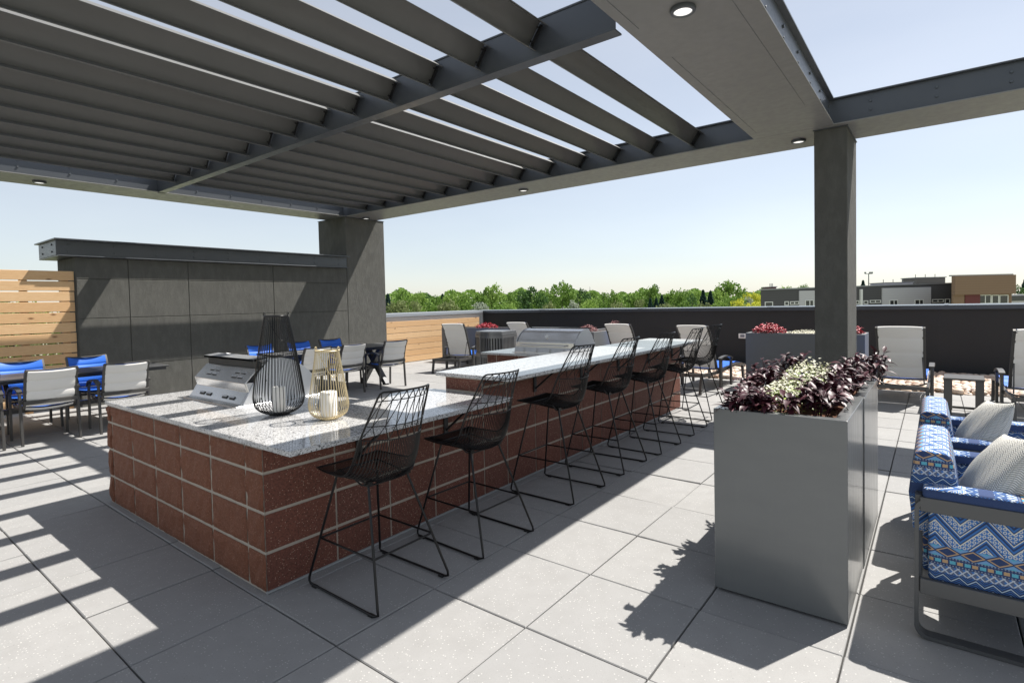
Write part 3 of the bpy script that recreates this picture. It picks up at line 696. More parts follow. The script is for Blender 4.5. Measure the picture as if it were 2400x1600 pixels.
# ------------------------------------------------------------------ gas grills (hood opens towards local +X; width along Y)
def grill(name, label, loc, rz, wd):
    t = thing(name, label, 'grill', loc, rz, 'built-in gas grills'); h = wd/2; D = .64
    # side profile (x,z); back at x=0, front at x=D
    hood = [(.09, .165), (.105, .215), (.17, .285), (.25, .315), (.33, .318), (.42, .295), (.50, .245), (.56, .175), (.575, .15), (.60, .15), (.60, .085), (.13, .085)]
    m = MB(); m.prism([(.0, 0), (.02, .02), (.075, .10), (.055, .165), (.105, .165), (.60, .0845), (.60, 0)], 'y', -h, h); body = m.build('firebox', M_SS, t, bevel=.002)
    m = MB()
    m.prism(hood[:1]+[(.10, .165), (.60, .150), (.60, .0855), (.09, .0855)], 'y', -h+.002, h-.002) if False else None
    arc = [(.58, .10), (.58, .15), (.56, .19), (.50, .255), (.42, .303), (.33, .325), (.25, .322), (.20, .30), (.185, .285), (.20, .278), (.26, .305), (.33, .313), (.41, .293), (.49, .247), (.55, .185), (.568, .15), (.568, .10)]
    m.prism(arc, 'y', -h+.01, h-.01); lid = m.build('lid', M_SS, t, smooth=True, ang=30)
    for s_ in (-1, 1):
        m = MB(); y = s_*h; pr = [(.60, .0), (.60, .15), (.57, .20), (.50, .262), (.42, .310), (.33, .332), (.24, .328), (.15, .235), (.075, .10), (.02, .005)]
        m.prism(pr, 'y', y+s_*.0005, y+s_*.012); m.build('end_panel', M_SSP, t, bevel=.002)
    # back: louvered panels
    m = MB(); m.prism([(.012, .01), (.068, .098), (.050, .160), (.150, .262), (.158, .256), (.062, .158), (.078, .098), (.022, .006)], 'y', -h+.014, h-.014); bk = m.build('back_panel', M_SS, t, bevel=.001)
    for rows, ys_ in (((.028, .045),), (-.27, -.15, .13, .25)), (((.092, .203), (.122, .232)), (-.30, -.20, .14, .24)):
        for row in rows:
            for y in ys_:
                y = y*wd/.9
                if len(rows) == 1: c0, c1 = Vector((.026, y, .036)), Vector((.040, y, .058)); nr = Vector((-.82, 0, .57))
                else: c0, c1 = Vector((row[0]-.012, y, row[1]-.016)), Vector((row[0]+.002, y, row[1])); nr = Vector((-.71, 0, .70))
                m = MB(); m.bar(c0+nr*.001, c1+nr*.001, .068, .006, nr); vs_ = m.build('vent_slot', M_DKVENT, bk)
                m = MB(); m.bar(c0.lerp(c1, .45)+nr*.008, c1+nr*.004, .072, .003, nr); m.build('vent_hood', M_SSP, bk)
        m = MB(); m.prism([(.128, .316), (.128, .334), (.24, .345), (.24, .333), (.14, .3195)], 'y', -h+.02, h-.02); m.build('lid_flap', M_SSP, t, bevel=.001)
    m = MB(); m.box(.1585, -h+.03, .262, .19, h-.03, .3155); m.build('vent_gap', M_DKVENT, t)
    # front band, handle, gauge, control panel
    m = MB(); m.prism([(.6005, .085), (.625, .085), (.625, .150), (.6005, .150)], 'y', -h+.004, h-.004); m.build('front_band', M_SS, t, bevel=.002)
    m = MB(); m.tube([(.668, -h+.12, .112), (.668, h-.12, .112)], .011, 12)
    for s_ in (-1, 1): m.tube([(.625, s_*(h-.14), .112), (.668, s_*(h-.14), .112)], .012, 10)
    m.build('handle', M_SS, t, smooth=True)
    m = MB(); d_ = Vector((.8, 0, .62)).normalized(); m.disc((.528, 0, .222), d_, .036, .016, 24); g = m.build('temperature_gauge', M_SS, t, smooth=True, ang=40)
    m = MB(); m.disc(Vector((.528, 0, .222))+d_*.016, d_, .028, .002, 24); m.build('dial', M_WFR, g)
    m = MB(); m.prism([(.6005, .0), (.66, .0), (.66, .012), (.64, .078), (.6005, .078)], 'y', -h+.004, h-.004); cp = m.build('control_panel', M_SS, t, bevel=.002)
    for k in range(4):
        m = MB(); m.disc((.651, -h+.16+k*(wd-.32)/3, .04), (.96, 0, .28), .024, .03, 16); m.build('knob', M_SS, cp, smooth=True, ang=40)
    m = MB(); m.box(-.03, -h-.02, -.001, .68, h+.02, .006); m.build('base_tray', M_SS, t, bevel=.002)
    for yy in (h,):
        m = MB(); [m.disc((a, -h-.012, b), (0, -1, 0), .007, .004, 8) for a, b in ((.20, .17),)]; m.build('screw', M_BOLT, t); m = MB(); m.disc((.16, -h-.012, .04), (0, -1, 0), .007, .004, 8); m.build('screw', M_BOLT, t)
    return t
grill('gas_grill', 'stainless gas grill seen from behind, on the counter beside the black lantern', (.44, 1.60, .8130), 0, .86)
grill('gas_grill', 'stainless gas grill with its handle towards the camera, at the far end of the bar', (5.42, 1.47, .8135), PI, .98)

# ------------------------------------------------------------------ planters with plants
M_PLANT2 = mat('grey_powdercoat_matt', (.15, .158, .163), .62, spec=.3)
def planter(label, x0, y0, x1, y1, z, rim=.055, soil=M_SOIL):
    t = thing('planter', label, 'planter', ((x0+x1)/2, (y0+y1)/2, 0)); a, b = (x1-x0)/2, (y1-y0)/2; m = MB()
    o4 = [(-a, -b), (a, -b), (a, b), (-a, b)]; i4 = [(-a+rim, -b+rim), (a-rim, -b+rim), (a-rim, b-rim), (-a+rim, b-rim)]
    vs = [(x, y, .012) for x, y in o4]+[(x, y, z) for x, y in o4]+[(x, y, z) for x, y in i4]+[(x, y, z-.09) for x, y in i4]
    fs = [(3, 2, 1, 0)]
    for k in range(4):
        l = (k+1) % 4; fs += [(k, l, l+4, k+4), (k+4, l+4, l+8, k+8), (k+8, l+8, l+12, k+12)]
    m.add(vs, fs); m.build('box_shell', M_PLANT if x0 < 5 else M_PLANT2, t, bevel=.0025, seg=2)
    m = MB(); rs = random.Random(int(x0*100)); m.grid(lambda u, v: (-a+rim+(2*a-2*rim)*u, -b+rim+(2*b-2*rim)*v, z-.045+rs.uniform(-.006, .006)), 30, 20); m.build('mulch', soil, t, smooth=True, ang=80)
    return t
def leaf(m, p, d, ln, wd, droop, mi=0, R=random):
    """folded pointed leaf with 2x3 segments"""
    d = Vector(d).normalized(); side = d.cross(Vector((0, 0, 1))); side = side.normalized() if side.length > .05 else Vector((1, 0, 0)); side = (side+Vector((0, 0, R.uniform(-.35, .35)))).normalized(); up = side.cross(d).normalized()
    ws = [0.06, .75, 1.0, .62, 0.0]; vs = []; p = Vector(p)
    for i, wv in enumerate(ws):
        t = i/4; c = p+d*ln*t-Vector((0, 0, 1))*droop*ln*t*t
        vs += [c-side*wd*wv/2+up*wd*.14*wv, c, c+side*wd*wv/2+up*wd*.14*wv]
    fs = []
    for i in range(4):
        for k in range(2): fs.append((i*3+k, i*3+k+1, (i+1)*3+k+1, (i+1)*3+k))
    m.add(vs, fs, mi, R.random())
def purple_plant(label, loc, rad, hgt, seed, n=95, lean=(0, 0)):
    R = random.Random(seed); t = thing('purple_leaf_plant', label, 'plant', loc, 0, 'purple-leaved plants in the large planters'); m = MB(); st = MB()
    ns = 13
    for s_ in range(ns):
        a = R.uniform(0, 2*PI); q = math.sqrt(R.random())*rad; tip = Vector((math.cos(a)*q+lean[0], math.sin(a)*q+lean[1], hgt*R.uniform(.55, 1.0)*(1-.35*(q/rad)**2))); base = Vector((tip.x*.25, tip.y*.25, 0))
        pts = [base, base.lerp(tip, .5)+Vector((0, 0, hgt*.12)), tip]; st.tube(pts, [.003, .0025, .0015], 5)
        for k in range(n//ns):
            f = .3+.7*(k+.5)/(n//ns); c = (pts[0].lerp(pts[1], f*2) if f < .5 else pts[1].lerp(pts[2], f*2-1)); b_ = R.uniform(0, 2*PI)
            d = Vector((math.cos(b_)+tip.x/rad*.5, math.sin(b_)+tip.y/rad*.5, R.uniform(.15, 1.3))); leaf(m, c, d, R.uniform(.055, .095), R.uniform(.020, .036), R.uniform(.2, .8), 0, R)
    m.build('leaves', M_PURP, t, smooth=True, ang=60, normals=False); st.build('stems', M_PURP, t, normals=False); return t
def white_plant(label, loc, rad, hgt, seed, n=420):
    R = random.Random(seed); t = thing('white_flower_plant', label, 'plant', loc, 0, 'white-flowered plants in the large planters'); g = MB(); f = MB()
    for k in range(260):
        a = R.uniform(0, 2*PI); q = math.sqrt(R.random())*rad; z = R.uniform(.1, .85)*hgt*(1-.3*(q/rad)**2)
        b_ = R.uniform(0, 2*PI); leaf(g, (math.cos(a)*q, math.sin(a)*q, z), (math.cos(b_), math.sin(b_), R.uniform(.1, .9)), R.uniform(.018, .034), R.uniform(.010, .018), .2, 0, R)
    for k in range(n):
        a = R.uniform(0, 2*PI); q = math.sqrt(R.random())*rad; z = hgt*(1-.35*(q/rad)**2)*R.uniform(.70, 1.08)*(1+.12*math.sin(a*3))
        c = Vector((math.cos(a)*q, math.sin(a)*q, z)); nrm = Vector((R.uniform(-.6, .6), R.uniform(-.6, .6), 1)).normalized(); x = nrm.orthogonal().normalized(); y = nrm.cross(x); s_ = R.uniform(.006, .0115)
        vs = [c]+[c+(x*math.cos(2*PI*i/10)+y*math.sin(2*PI*i/10))*s_*(1 if i % 2 else .55)+nrm*s_*.25 for i in range(10)]
        f.add(vs, [(0, i+1, (i+1) % 10+1) for i in range(10)], 0, R.random())
    g.build('leaves', M_GREENL, t, normals=False); f.build('blossoms', M_WHITEF, t, normals=False); return t
PZ = .955
planter('large grey metal planter with a plain front, nearest the camera', 1.41, -2.515, 2.095, -1.915, PZ)
planter('large grey metal planter butted behind the nearest one', 2.10, -2.52, 3.0, -1.91, PZ)
pp = [(1.52, -2.02, 'at the near left corner of the nearest grey planter'), (1.53, -2.20, 'in the middle of the near edge of the nearest grey planter'), (1.62, -2.37, 'at the near right corner of the nearest grey planter'),
      (1.76, -2.0, 'behind the left corner plant in the nearest grey planter'), (1.93, -2.39, 'along the right rim of the nearest grey planter'), (2.06, -1.99, 'at the far left corner of the nearest grey planter'),
      (2.28, -2.40, 'at the near right corner of the second grey planter'), (2.36, -1.98, 'at the near left corner of the second grey planter'), (2.55, -2.41, 'halfway along the right rim of the second grey planter'),
      (2.82, -2.38, 'at the far right corner of the second grey planter'), (2.84, -2.04, 'at the far left corner of the second grey planter'),
      (2.98, -2.50, 'spilling over the far right corner of the second grey planter'), (1.88, -2.30, 'leaning out from the middle of the nearest grey planter')]
for i, (x, y, s_) in enumerate(pp): purple_plant('dark purple pointed-leaf plant '+s_, (x, y, PZ-.05), .135, .17+.05*((i*7) % 3)/2+(.05 if i > 5 else 0), 40+i, 150)
for i, (x, y, s_) in enumerate([(1.78, -2.20, 'white-flowered lime plant in the middle of the nearest grey planter'), (2.0, -2.20, 'white-flowered plant at the far middle of the nearest grey planter'), (2.32, -2.20, 'white-flowered plant near the front of the second grey planter'), (2.62, -2.18, 'white-flowered plant in the middle of the second grey planter')]):
    white_plant(s_, (x, y, PZ-.05), .17, .14+.015*i, 90+i, 330)
def mound(name, label, cat_, loc, rx, ry, hgt, mtl, seed, n=420, ls=.05):
    R = random.Random(seed); m = MB(); t = thing(name, label, cat_, loc)
    for k in range(n):
        a = R.uniform(0, 2*PI); q = math.sqrt(R.random()); z = hgt*(1-.6*q*q)*R.uniform(.3, 1.0); b_ = R.uniform(0, 2*PI)
        leaf(m, (math.cos(a)*q*rx, math.sin(a)*q*ry, z), (math.cos(b_), math.sin(b_), R.uniform(.0, 1.2)), ls*R.uniform(.7, 1.2), ls*.6, .5, 0, R)
    m.build('leaves', mtl, t, normals=False); return t
planter('grey metal planter with red flowers standing on the rocks left of the slim column', 8.24, -2.0, 8.84, -.30, .93)
mound('red_coleus', 'mound of red foliage at the left end of the planter left of the slim column', 'plant', (8.46, -.62, .89), .22, .26, .20, M_RED, 1, 520)
mound('red_coleus', 'mound of red foliage at the planter end showing right of the slim column', 'plant', (8.50, -1.76, .89), .22, .20, .20, M_RED, 2, 420)
mound('pale_groundcover', 'pale cream trailing plant between the red mounds in the column-side planter', 'plant', (8.48, -1.18, .89), .24, .32, .09, M_WHITEF, 3, 700, .028)
planter('grey metal planter with red flowers behind the leftmost lounge chair', 9.0, 5.15, 9.6, 7.66, .90)
mound('red_coleus', 'mound of bright red foliage right of the leftmost lounge chair back', 'plant', (9.26, 6.30, .855), .24, .33, .18, M_RED, 4, 520)
mound('maroon_plant', 'maroon plant just left of the leftmost lounge chair back', 'plant', (9.2, 7.22, .855), .17, .16, .17, M_MAROON, 5, 300)
planter('grey metal planter behind the far grill', 7.70, 2.30, 9.3, 2.82, .93)
mound('maroon_plant', 'speckled maroon plant rising behind the far grill', 'plant', (7.98, 2.60, .89), .26, .17, .17, M_MAROON, 6, 560, .035)
mound('maroon_plant', 'small maroon plant just above the back of the third lounge chair', 'plant', (8.9, 2.48, .89), .20, .15, .22, M_MAROON, 8, 320, .04)

# ------------------------------------------------------------------ blue patterned armchairs and pillows
def armchair(label, loc, rz):
    W, D = .83, .80; t = thing('armchair', label, 'armchair', loc, rz, 'blue patterned armchairs'); hw = W/2
    for s_ in (-1, 1):
        m = MB(); x = s_*(hw-.03); c = .045
        yb, yf = -D/2+.01, D/2-.01
        loop = []
        for (cy, cz, a0) in ((yb+c, .012+c, 180), (yf-c, .012+c, 270), (yf-c, .62-c, 0), (yb+c, .62-c, 90)):
            for k in range(5): a = math.radians(a0+k*22.5); loop.append((x, cy+c*math.cos(a), cz+c*math.sin(a)))
        m.sweep(loop, .058, .016, (1, 0, 0), closed=True); m.build('side_frame', M_CHARM, t, smooth=True, ang=40)
        m = MB(); m.box(x+s_*.005, yb+.012, .572, x+s_*.029, yf-.012, .634); m.box(x+s_*.005, yb+.012, .205, x+s_*.029, yf-.012, .272); each(m, 'side_rail', M_CHARM, t, bevel=.002)
        m = MB(); m.box(x-s_*.09, yb+.04, .26, x+s_*.004, yf-.04, .625); m.build('side_pad', M_IKAT, t, bevel=.02, seg=4, smooth=True, ang=60); m = MB(); m.box(x-s_*.095, yb+.02, .6285, x+s_*.026, yf-.02, .678); m.build('arm_pad', M_IKAT, t, bevel=.016, seg=4, smooth=True, ang=60)
    m = MB(); m.box(-hw+.03, -D/2+.004, .20, hw-.03, -D/2+.028, .27); m.box(-hw+.03, D/2-.028, .20, hw-.03, D/2-.004, .27); m.box(-hw+.03, -D/2+.004, .572, hw-.03, -D/2+.028, .634); each(m, 'cross_rail', M_CHARM, t, bevel=.002)
    m = MB(); m.box(-hw+.13, -D/2+.20, .27, hw-.13, D/2-.02, .44); m.build('seat_cushion', M_IKAT, t, bevel=.035, seg=5, smooth=True, ang=60)
    m = MB(); m.box(-hw+.10, -D/2+.03, .27, hw-.10, -D/2+.085, .64); m.build('back_panel', M_IKAT, t, bevel=.015, seg=3, smooth=True, ang=60)
    m = MB(); hh = .36; a = .32; 
    m.grid(lambda u, v: (0, 0, 0), 1, 1) if False else None
    bm_pts = []
    def cz(z): return 1-.12*((z-.5)*2)**2
    m.prism([(-D/2-.005, .45), (-D/2+.155, .44), (-D/2+.165, .62), (-D/2+.135, .795), (-D/2+.115, .815), (-D/2+.03, .822), (-D/2-.0, .80), (-D/2-.022, .62)], 'x', -a, a)
    m.build('back_cushion', M_IKAT, t, bevel=.028, seg=5, smooth=True, ang=70)
    return t
ac = armchair('blue patterned armchair nearest the camera, at the right edge', (1.915, -3.155, 0), PI)
dup(ac, (2.95, -3.16, 0), PI, 'blue patterned armchair behind the nearest one, towards the side table')
def pillow(label, loc, rot, sz, thk=.19):
    m = MB(); n = 22
    def fn(sgn):
        def f(u, v):
            a, b = 2*u-1, 2*v-1; ex = sz/2*a*(1-.10*(1-b*b)*abs(a)**3*0); k = max(0, (1-a*a))**.55*max(0, (1-b*b))**.55
            pin = 1-.07*(1-abs(a)**2)*abs(b)**4; pin2 = 1-.07*(1-abs(b)**2)*abs(a)**4
            return (sz/2*a*pin2, sgn*thk/2*k*(1+.07*math.sin(5*a+3*b)), sz/2*b*pin)
        return f
    m.grid(fn(1), n, n); m.grid(fn(-1), n, n)
    o = m.build('throw_pillow', M_KNIT); bm = bmesh.new(); bm.from_mesh(o.data); bmesh.ops.remove_doubles(bm, verts=bm.verts, dist=.0008); bmesh.ops.recalc_face_normals(bm, faces=bm.faces); bm.to_mesh(o.data); bm.free()
    o.data.polygons.foreach_set('use_smooth', [True]*len(o.data.polygons)); o.location = loc; o.rotation_euler = rot
    return tag(o, label, 'pillow', 'ivory knitted pillows')
pillow('ivory knitted pillow leaning in the nearest blue armchair', (1.83, -3.055, .665), (math.radians(28), math.radians(10), math.radians(14)), .47)
pillow('ivory knitted pillow leaning in the armchair behind the nearest one', (2.86, -3.05, .665), (math.radians(26), math.radians(8), math.radians(12)), .46)

# ------------------------------------------------------------------ lounge chairs (head end at local x=0, foot at x=1.9, +Y left)
def sling(name, m1, m2, pts, w0, w1, par, thk=.016, dimples=4):
    """padded sling: two skins, coloured front and off-white back; pts is a centre line in the XZ plane"""
    ps = smooth_path(pts, 10); n = len(ps)-1; wh = lambda v: (w0+(w1-w0)*v)
    SG = -1 if pts[-1][2]-pts[0][2] < .1 else 1
    def fn(s_):
        def f(u, v):
            i = min(int(v*n), n); p = ps[i]; a = ps[max(i-1, 0)]; b = ps[min(i+1, n)]; d = (b-a).normalized(); nr = Vector((d.z, 0, -d.x))*SG
            puff = .022*abs(math.sin(v*dimples*PI))**.4
            sag = (.010 if w1 > .5 else .022)*(1-(2*u-1)**2)
            q = p + nr*((thk/2+puff*.6)*(1 if s_ else -1)-sag); return (q.x, (2*u-1)*wh(v)/2, q.z)
        return f
    a = MB(); a.grid(fn(1), 8, n); a.build(name, m1, par, smooth=True, ang=60, normals=False)
    b = MB(); b.grid(fn(0), 8, n); b.build(name+'_underside', m2, par, smooth=True, ang=60, normals=False)
def lounger(label, loc, rz):
    t = thing('lounge_chair', label, 'lounge chair', loc, rz, 'white-backed lounge chairs'); W = .66; hw = W/2
    for s_ in (-1, 1):
        m = MB(); y = s_*(hw-.015); m.sweep(smooth_path([(.0, y, .30), (.5, y, .285), (.9, y, .30), (1.3, y, .335), (1.62, y, .34), (1.9, y, .285)], 4), .03, .052, (0, 1, 0)); each(m, 'side_rail', M_FRAME, t, smooth=True, ang=40)
        for x, x2 in ((.05, -.02), (1.80, 1.85)):
            m = MB(); m.bar((x, y, .30), (x2, y, 0), .04, .05, (1, 0, 0)); m.build('leg', M_FRAME, t, bevel=.003)
        m = MB(); m.box(.70, y+s_*.012, .10 if False else .02, .78, y+s_*.045, .50); m.box(1.16, y+s_*.012, .02, 1.21, y+s_*.045, .475); each(m, 'arm_post', M_FRAME, t, bevel=.003)
        m = MB(); m.sweep(smooth_path([(.70, y+s_*.028, .51), (.85, y+s_*.028, .535), (1.05, y+s_*.028, .53), (1.21, y+s_*.028, .485)], 4), .06, .022, (0, 1, 0)); m.build('armrest', M_FRAME, t, smooth=True, ang=40)
    m = MB(); m.box(-.0, -hw+.031, .275, .035, hw-.031, .325); m.box(1.86, -hw+.031, .262, 1.90, hw-.031, .306); m.tube(smooth_path([(.72, -hw+.03, .28), (.72, -.15, .235), (.72, .15, .235), (.72, hw-.03, .28)], 4), .012, 8); each(m, 'cross_rail', M_FRAME, t, bevel=.003)
    bx, bz = .76, .335; top = (.40, 1.07)
    back = [(bx, 0, bz), (.70, 0, .50), (.60, 0, .72), (.50, 0, .93), (top[0], 0, top[1])]
    b = thing('x', 'x', 'x'); bpy.data.objects.remove(b)
    m = MB()
    for s_ in (-1, 1): m.sweep([(p.x, s_*(.265), p.z) for p in smooth_path(back, 4)], .034, .03, (0, 1, 0))
    m.tube(smooth_path([(.405, -.27, 1.045), (.435, -.12, 1.022), (.435, .12, 1.022), (.405, .27, 1.045)], 4), .012, 8)
    m.build('back_frame', M_FRAME, t, smooth=True, ang=40)
    sling('back_sling', M_SLB, M_SLW, [(bx-.01, 0, bz+.01)]+back[1:-1]+[(top[0]-.005, 0, top[1]+.008)], .50, .51, t, dimples=4)
    m = MB(); m.tube(smooth_path([(top[0]-.025, -.25, top[1]-.01), (top[0]-.005, -.12, top[1]-.004), (top[0]-.005, .12, top[1]-.004), (top[0]-.025, .25, top[1]-.01)], 4), .020, 10); m.build('head_roll', M_SLW, t, smooth=True)
    for s_ in (-1, 1):
        m = MB(); m.tube([(.62, s_*.245, .66), (.42, s_*.27, .31)], .008, 6); m.build('recline_strut', M_FRAME, t)
    sling('seat_sling', M_SLB, M_SLW, [(bx, 0, .335), (1.0, 0, .315), (1.35, 0, .355), (1.62, 0, .365), (1.88, 0, .30)], .58, .58, t, dimples=5)
    return t
L1 = lounger('leftmost lounge chair, turned sideways in front of the far left planter', (7.12, 5.68, 0), math.radians(18))
dup(L1, (7.95, 4.62, 0), math.radians(2), 'second lounge chair from the left, mostly hidden by the slotted steel cabinet')
dup(L1, (7.50, 1.93, 0), math.radians(-3), 'third lounge chair from the left, its back showing right of the far grill')
dup(L1, (7.20, .42, 0), math.radians(-5), 'fourth lounge chair from the left, behind the farthest wire stools')
dup(L1, (7.30, -2.44, 0), math.radians(-1), 'fifth lounge chair from the left, just right of the slim column')
dup(L1, (6.92, -3.86, 0), math.radians(2), 'rightmost lounge chair, cut by the right edge')
t = thing('side_table', 'small dark side table with panel legs between the two right lounge chairs', 'side table', (7.50, -3.12, 0), math.radians(-2))
m = MB(); m.box(-.22, -.20, .435, .22, .20, .46); m.build('table_top', M_FRAME, t, bevel=.003)
for s_ in (-1, 1):
    m = MB(); m.box(-.21, s_*.195, 0, -.16, s_*.115, .434); m.build('leg', M_FRAME, t, bevel=.003); m = MB(); m.box(.16, s_*.195, 0, .21, s_*.115, .434); m.build('leg', M_FRAME, t, bevel=.003)
m = MB(); m.box(.165, -.114, .02, .185, .114, .05); m.build('stretcher', M_FRAME, t)

# ------------------------------------------------------------------ dining chairs and tables
def dchair(label, loc, rz):
    """faces local +X"""
    t = thing('dining_chair', label, 'dining chair', loc, rz, 'blue and white dining chairs'); hw = .27
    for s_ in (-1, 1):
        y = s_*hw
        m = MB(); m.bar((-.24, y, .0), (-.20, y, .615), .026, .036, (1, 0, 0)); m.build('leg', M_FRAME, t, bevel=.003)
        m = MB(); m.bar((.27, y, .0), (.24, y, .60), .026, .036, (1, 0, 0)); m.build('leg', M_FRAME, t, bevel=.003)
        m = MB(); m.sweep(smooth_path([(-.22, y, .62), (-.10, y, .655), (.08, y, .655), (.22, y, .62), (.265, y, .56)], 4), .048, .022, (0, 1, 0)); m.build('armrest', M_FRAME, t, smooth=True, ang=40)
        m = MB(); m.sweep(smooth_path([(.25, s_*.235, .43), (.0, s_*.235, .405), (-.17, s_*.235, .42), (-.235, s_*.235, .50), (-.27, s_*.235, .62), (-.31, s_*.235, .76), (-.37, s_*.235, .875)], 4), .026, .032, (0, 1, 0)); m.build('side_frame', M_FRAME, t, smooth=True, ang=40)
    m = MB(); m.box(-.285, -.25, .475, -.262, .25, .52); m.box(-.235, -hw, .48, -.215, -.25, .52); m.box(-.235, .25, .48, -.215, hw, .52); m.box(.21, -hw+.013, .37, .235, hw-.013, .40); each(m, 'cross_rail', M_FRAME, t, bevel=.002)
    m = MB(); m.tube(smooth_path([(-.372, -.24, .878), (-.345, -.1, .868), (-.345, .1, .868), (-.372, .24, .878)], 4), .012, 8); m.build('top_rail', M_FRAME, t, smooth=True)
    sling('back_sling', M_SLB, M_SLW, [(-.215, 0, .455), (-.24, 0, .52), (-.27, 0, .63), (-.31, 0, .76), (-.365, 0, .872)], .45, .45, t, dimples=4)
    sling('seat_sling', M_SLB, M_SLW, [(-.205, 0, .445), (-.15, 0, .425), (.0, 0, .415), (.15, 0, .428), (.25, 0, .43)], .45, .45, t, dimples=3)
    return t
DC = None
def place(x, y, rz, label):
    global DC
    if DC is None: DC = dchair(label, (x, y, 0), math.radians(rz)); return DC
    return dup(DC, (x, y, 0), math.radians(rz), label)
for x, y, a, lb in ((-.42, 5.66, 90, 'dining chair cut off by the left edge, white back to the camera'), (.28, 5.70, 91, 'second white-backed dining chair from the left edge'), (1.03, 5.64, 88, 'white-backed dining chair at the right end of the left table, nearest the bar corner'),
                    (-.40, 6.74, 270, 'blue-backed dining chair at the far left, nearly out of view'), (.33, 6.72, 271, 'blue-backed dining chair behind the left table, under the cedar screen'), (1.06, 6.74, 269, 'blue-backed dining chair behind the left table, against the dark wall'),
                    (3.55, 5.36, 91, 'white-backed dining chair at the right table, just left of the gold lantern'), (4.30, 5.42, 90, 'white-backed dining chair at the middle of the right table'), (5.20, 5.36, 84, 'white-backed dining chair at the right end of the right table, set apart'),
                    (3.52, 6.42, 271, 'blue-backed dining chair behind the black lantern'), (4.28, 6.44, 270, 'blue-backed dining chair at the middle of the far side of the right table'), (4.98, 6.45, 269, 'rightmost blue-backed dining chair on the far side of the right table')):
    place(x, y, a, lb)
def table(label, x0, x1, y0, y1, loc=None):
    cx, cy = (x0+x1)/2, (y0+y1)/2; t = thing('dining_table', label, 'table', (cx, cy, 0)); a, b = (x1-x0)/2, (y1-y0)/2
    m = MB()
    n = 7; wv = 2*b/n
    for k in range(n): m.box(-a, -b+k*wv+.004, .738, a, -b+(k+1)*wv-.004, .76)
    m.box(-a+.02, -b+.05, .70, a-.02, b-.05, .7375); m.build('table_top', M_TABLE, t, bevel=.002)
    for s_ in (-1, 1):
        x = s_*(a-.42)
        for q in (-1, 1):
            m = MB(); m.bar((x+q*.041, -q*(b-.10), .0), (x+q*.041, q*(b-.16), .699), .08, .10, (1, 0, 0)); m.build('leg', M_TABLE, t, bevel=.004)
    m = MB(); m.box(-a+.43, -.04, .30, a-.43, .04, .36); m.build('stretcher', M_TABLE, t, bevel=.003)
    return t
table('charcoal metal dining table at the left between white- and blue-backed chairs', -1.15, 1.66, 5.72, 6.56)
table('charcoal metal dining table in front of the broad stucco column', 3.2, 5.75, 5.45, 6.28)

# ------------------------------------------------------------------ slotted steel receptacle
t = thing('litter_cabinet', 'slotted grey steel waste cabinet with rounded front, left of the far grill', 'waste bin', (7.15, 4.30, 0), math.radians(9))
# footprint: curved front towards camera
foot = [(.30, .36), (-.12, .36)]
cur = [(-.30-.10*math.sin(PI*k/12), .13-.49*k/12) for k in range(13)]
outline = [(.30, .36), (-.14, .37), (-.30, .15)]+cur[1:]+[(.30, -.36)]
m = MB(); m.prism(outline, 'z', .89, .915); m.prism([(x*.98, y*.98) for x, y in outline], 'z', .9152, .955); m.prism([(x*.86, y*.86) for x, y in outline], 'z', .9552, .965); m.build('lid', M_GALV, t, bevel=.003)
m = MB(); m.prism([(x*.90, y*.90) for x, y in outline], 'z', .03, .888); m.build('liner', M_DKVENT, t)
def slats(name, pts, zs_):
    m = MB()
    L_ = [0]
    P_ = [Vector((x, y, 0)) for x, y in pts]
    for a, b in zip(P_[:-1], P_[1:]): L_.append(L_[-1]+(b-a).length)
    def at(s_):
        for i in range(len(P_)-1):
            if s_ <= L_[i+1]+1e-9: f = (s_-L_[i])/(L_[i+1]-L_[i]); return P_[i].lerp(P_[i+1], f), (P_[i+1]-P_[i]).normalized()
        return P_[-1], (P_[-1]-P_[-2]).normalized()
    n = int(L_[-1]/.052); st_ = L_[-1]/n
    for k in range(n+1):
        p, d = at(min(k*st_, L_[-1])); 
        for z0, z1 in zs_: m.bar(p+Vector((0, 0, z0)), p+Vector((0, 0, z1)), .028, .004, d.cross(Vector((0, 0, 1))))
    for z0, z1 in ((.02, .09), (.44, .52), (.83, .888)):
        for a, b in zip(P_[:-1], P_[1:]): m.bar(a+Vector((0, 0, (z0+z1)/2)), b+Vector((0, 0, (z0+z1)/2)), .0052, z1-z0)
    return m.build(name, M_GALV, t)
slats('side_door', [(.30, .36), (-.14, .37)], ((.09, .44), (.52, .83))); slats('corner_panel', [(-.14, .37), (-.30, .15)], ((.09, .44), (.52, .83))); slats('front_door', [(-.30, .15)]+cur[1:], ((.09, .44), (.52, .83))); slats('side_door', [(-.30, -.36), (.30, -.36)], ((.09, .44), (.52, .83)))
m = MB(); m.box(-.315, .135, .02, -.295, .165, .888); m.build('door_post', M_GALV, t, bevel=.003)

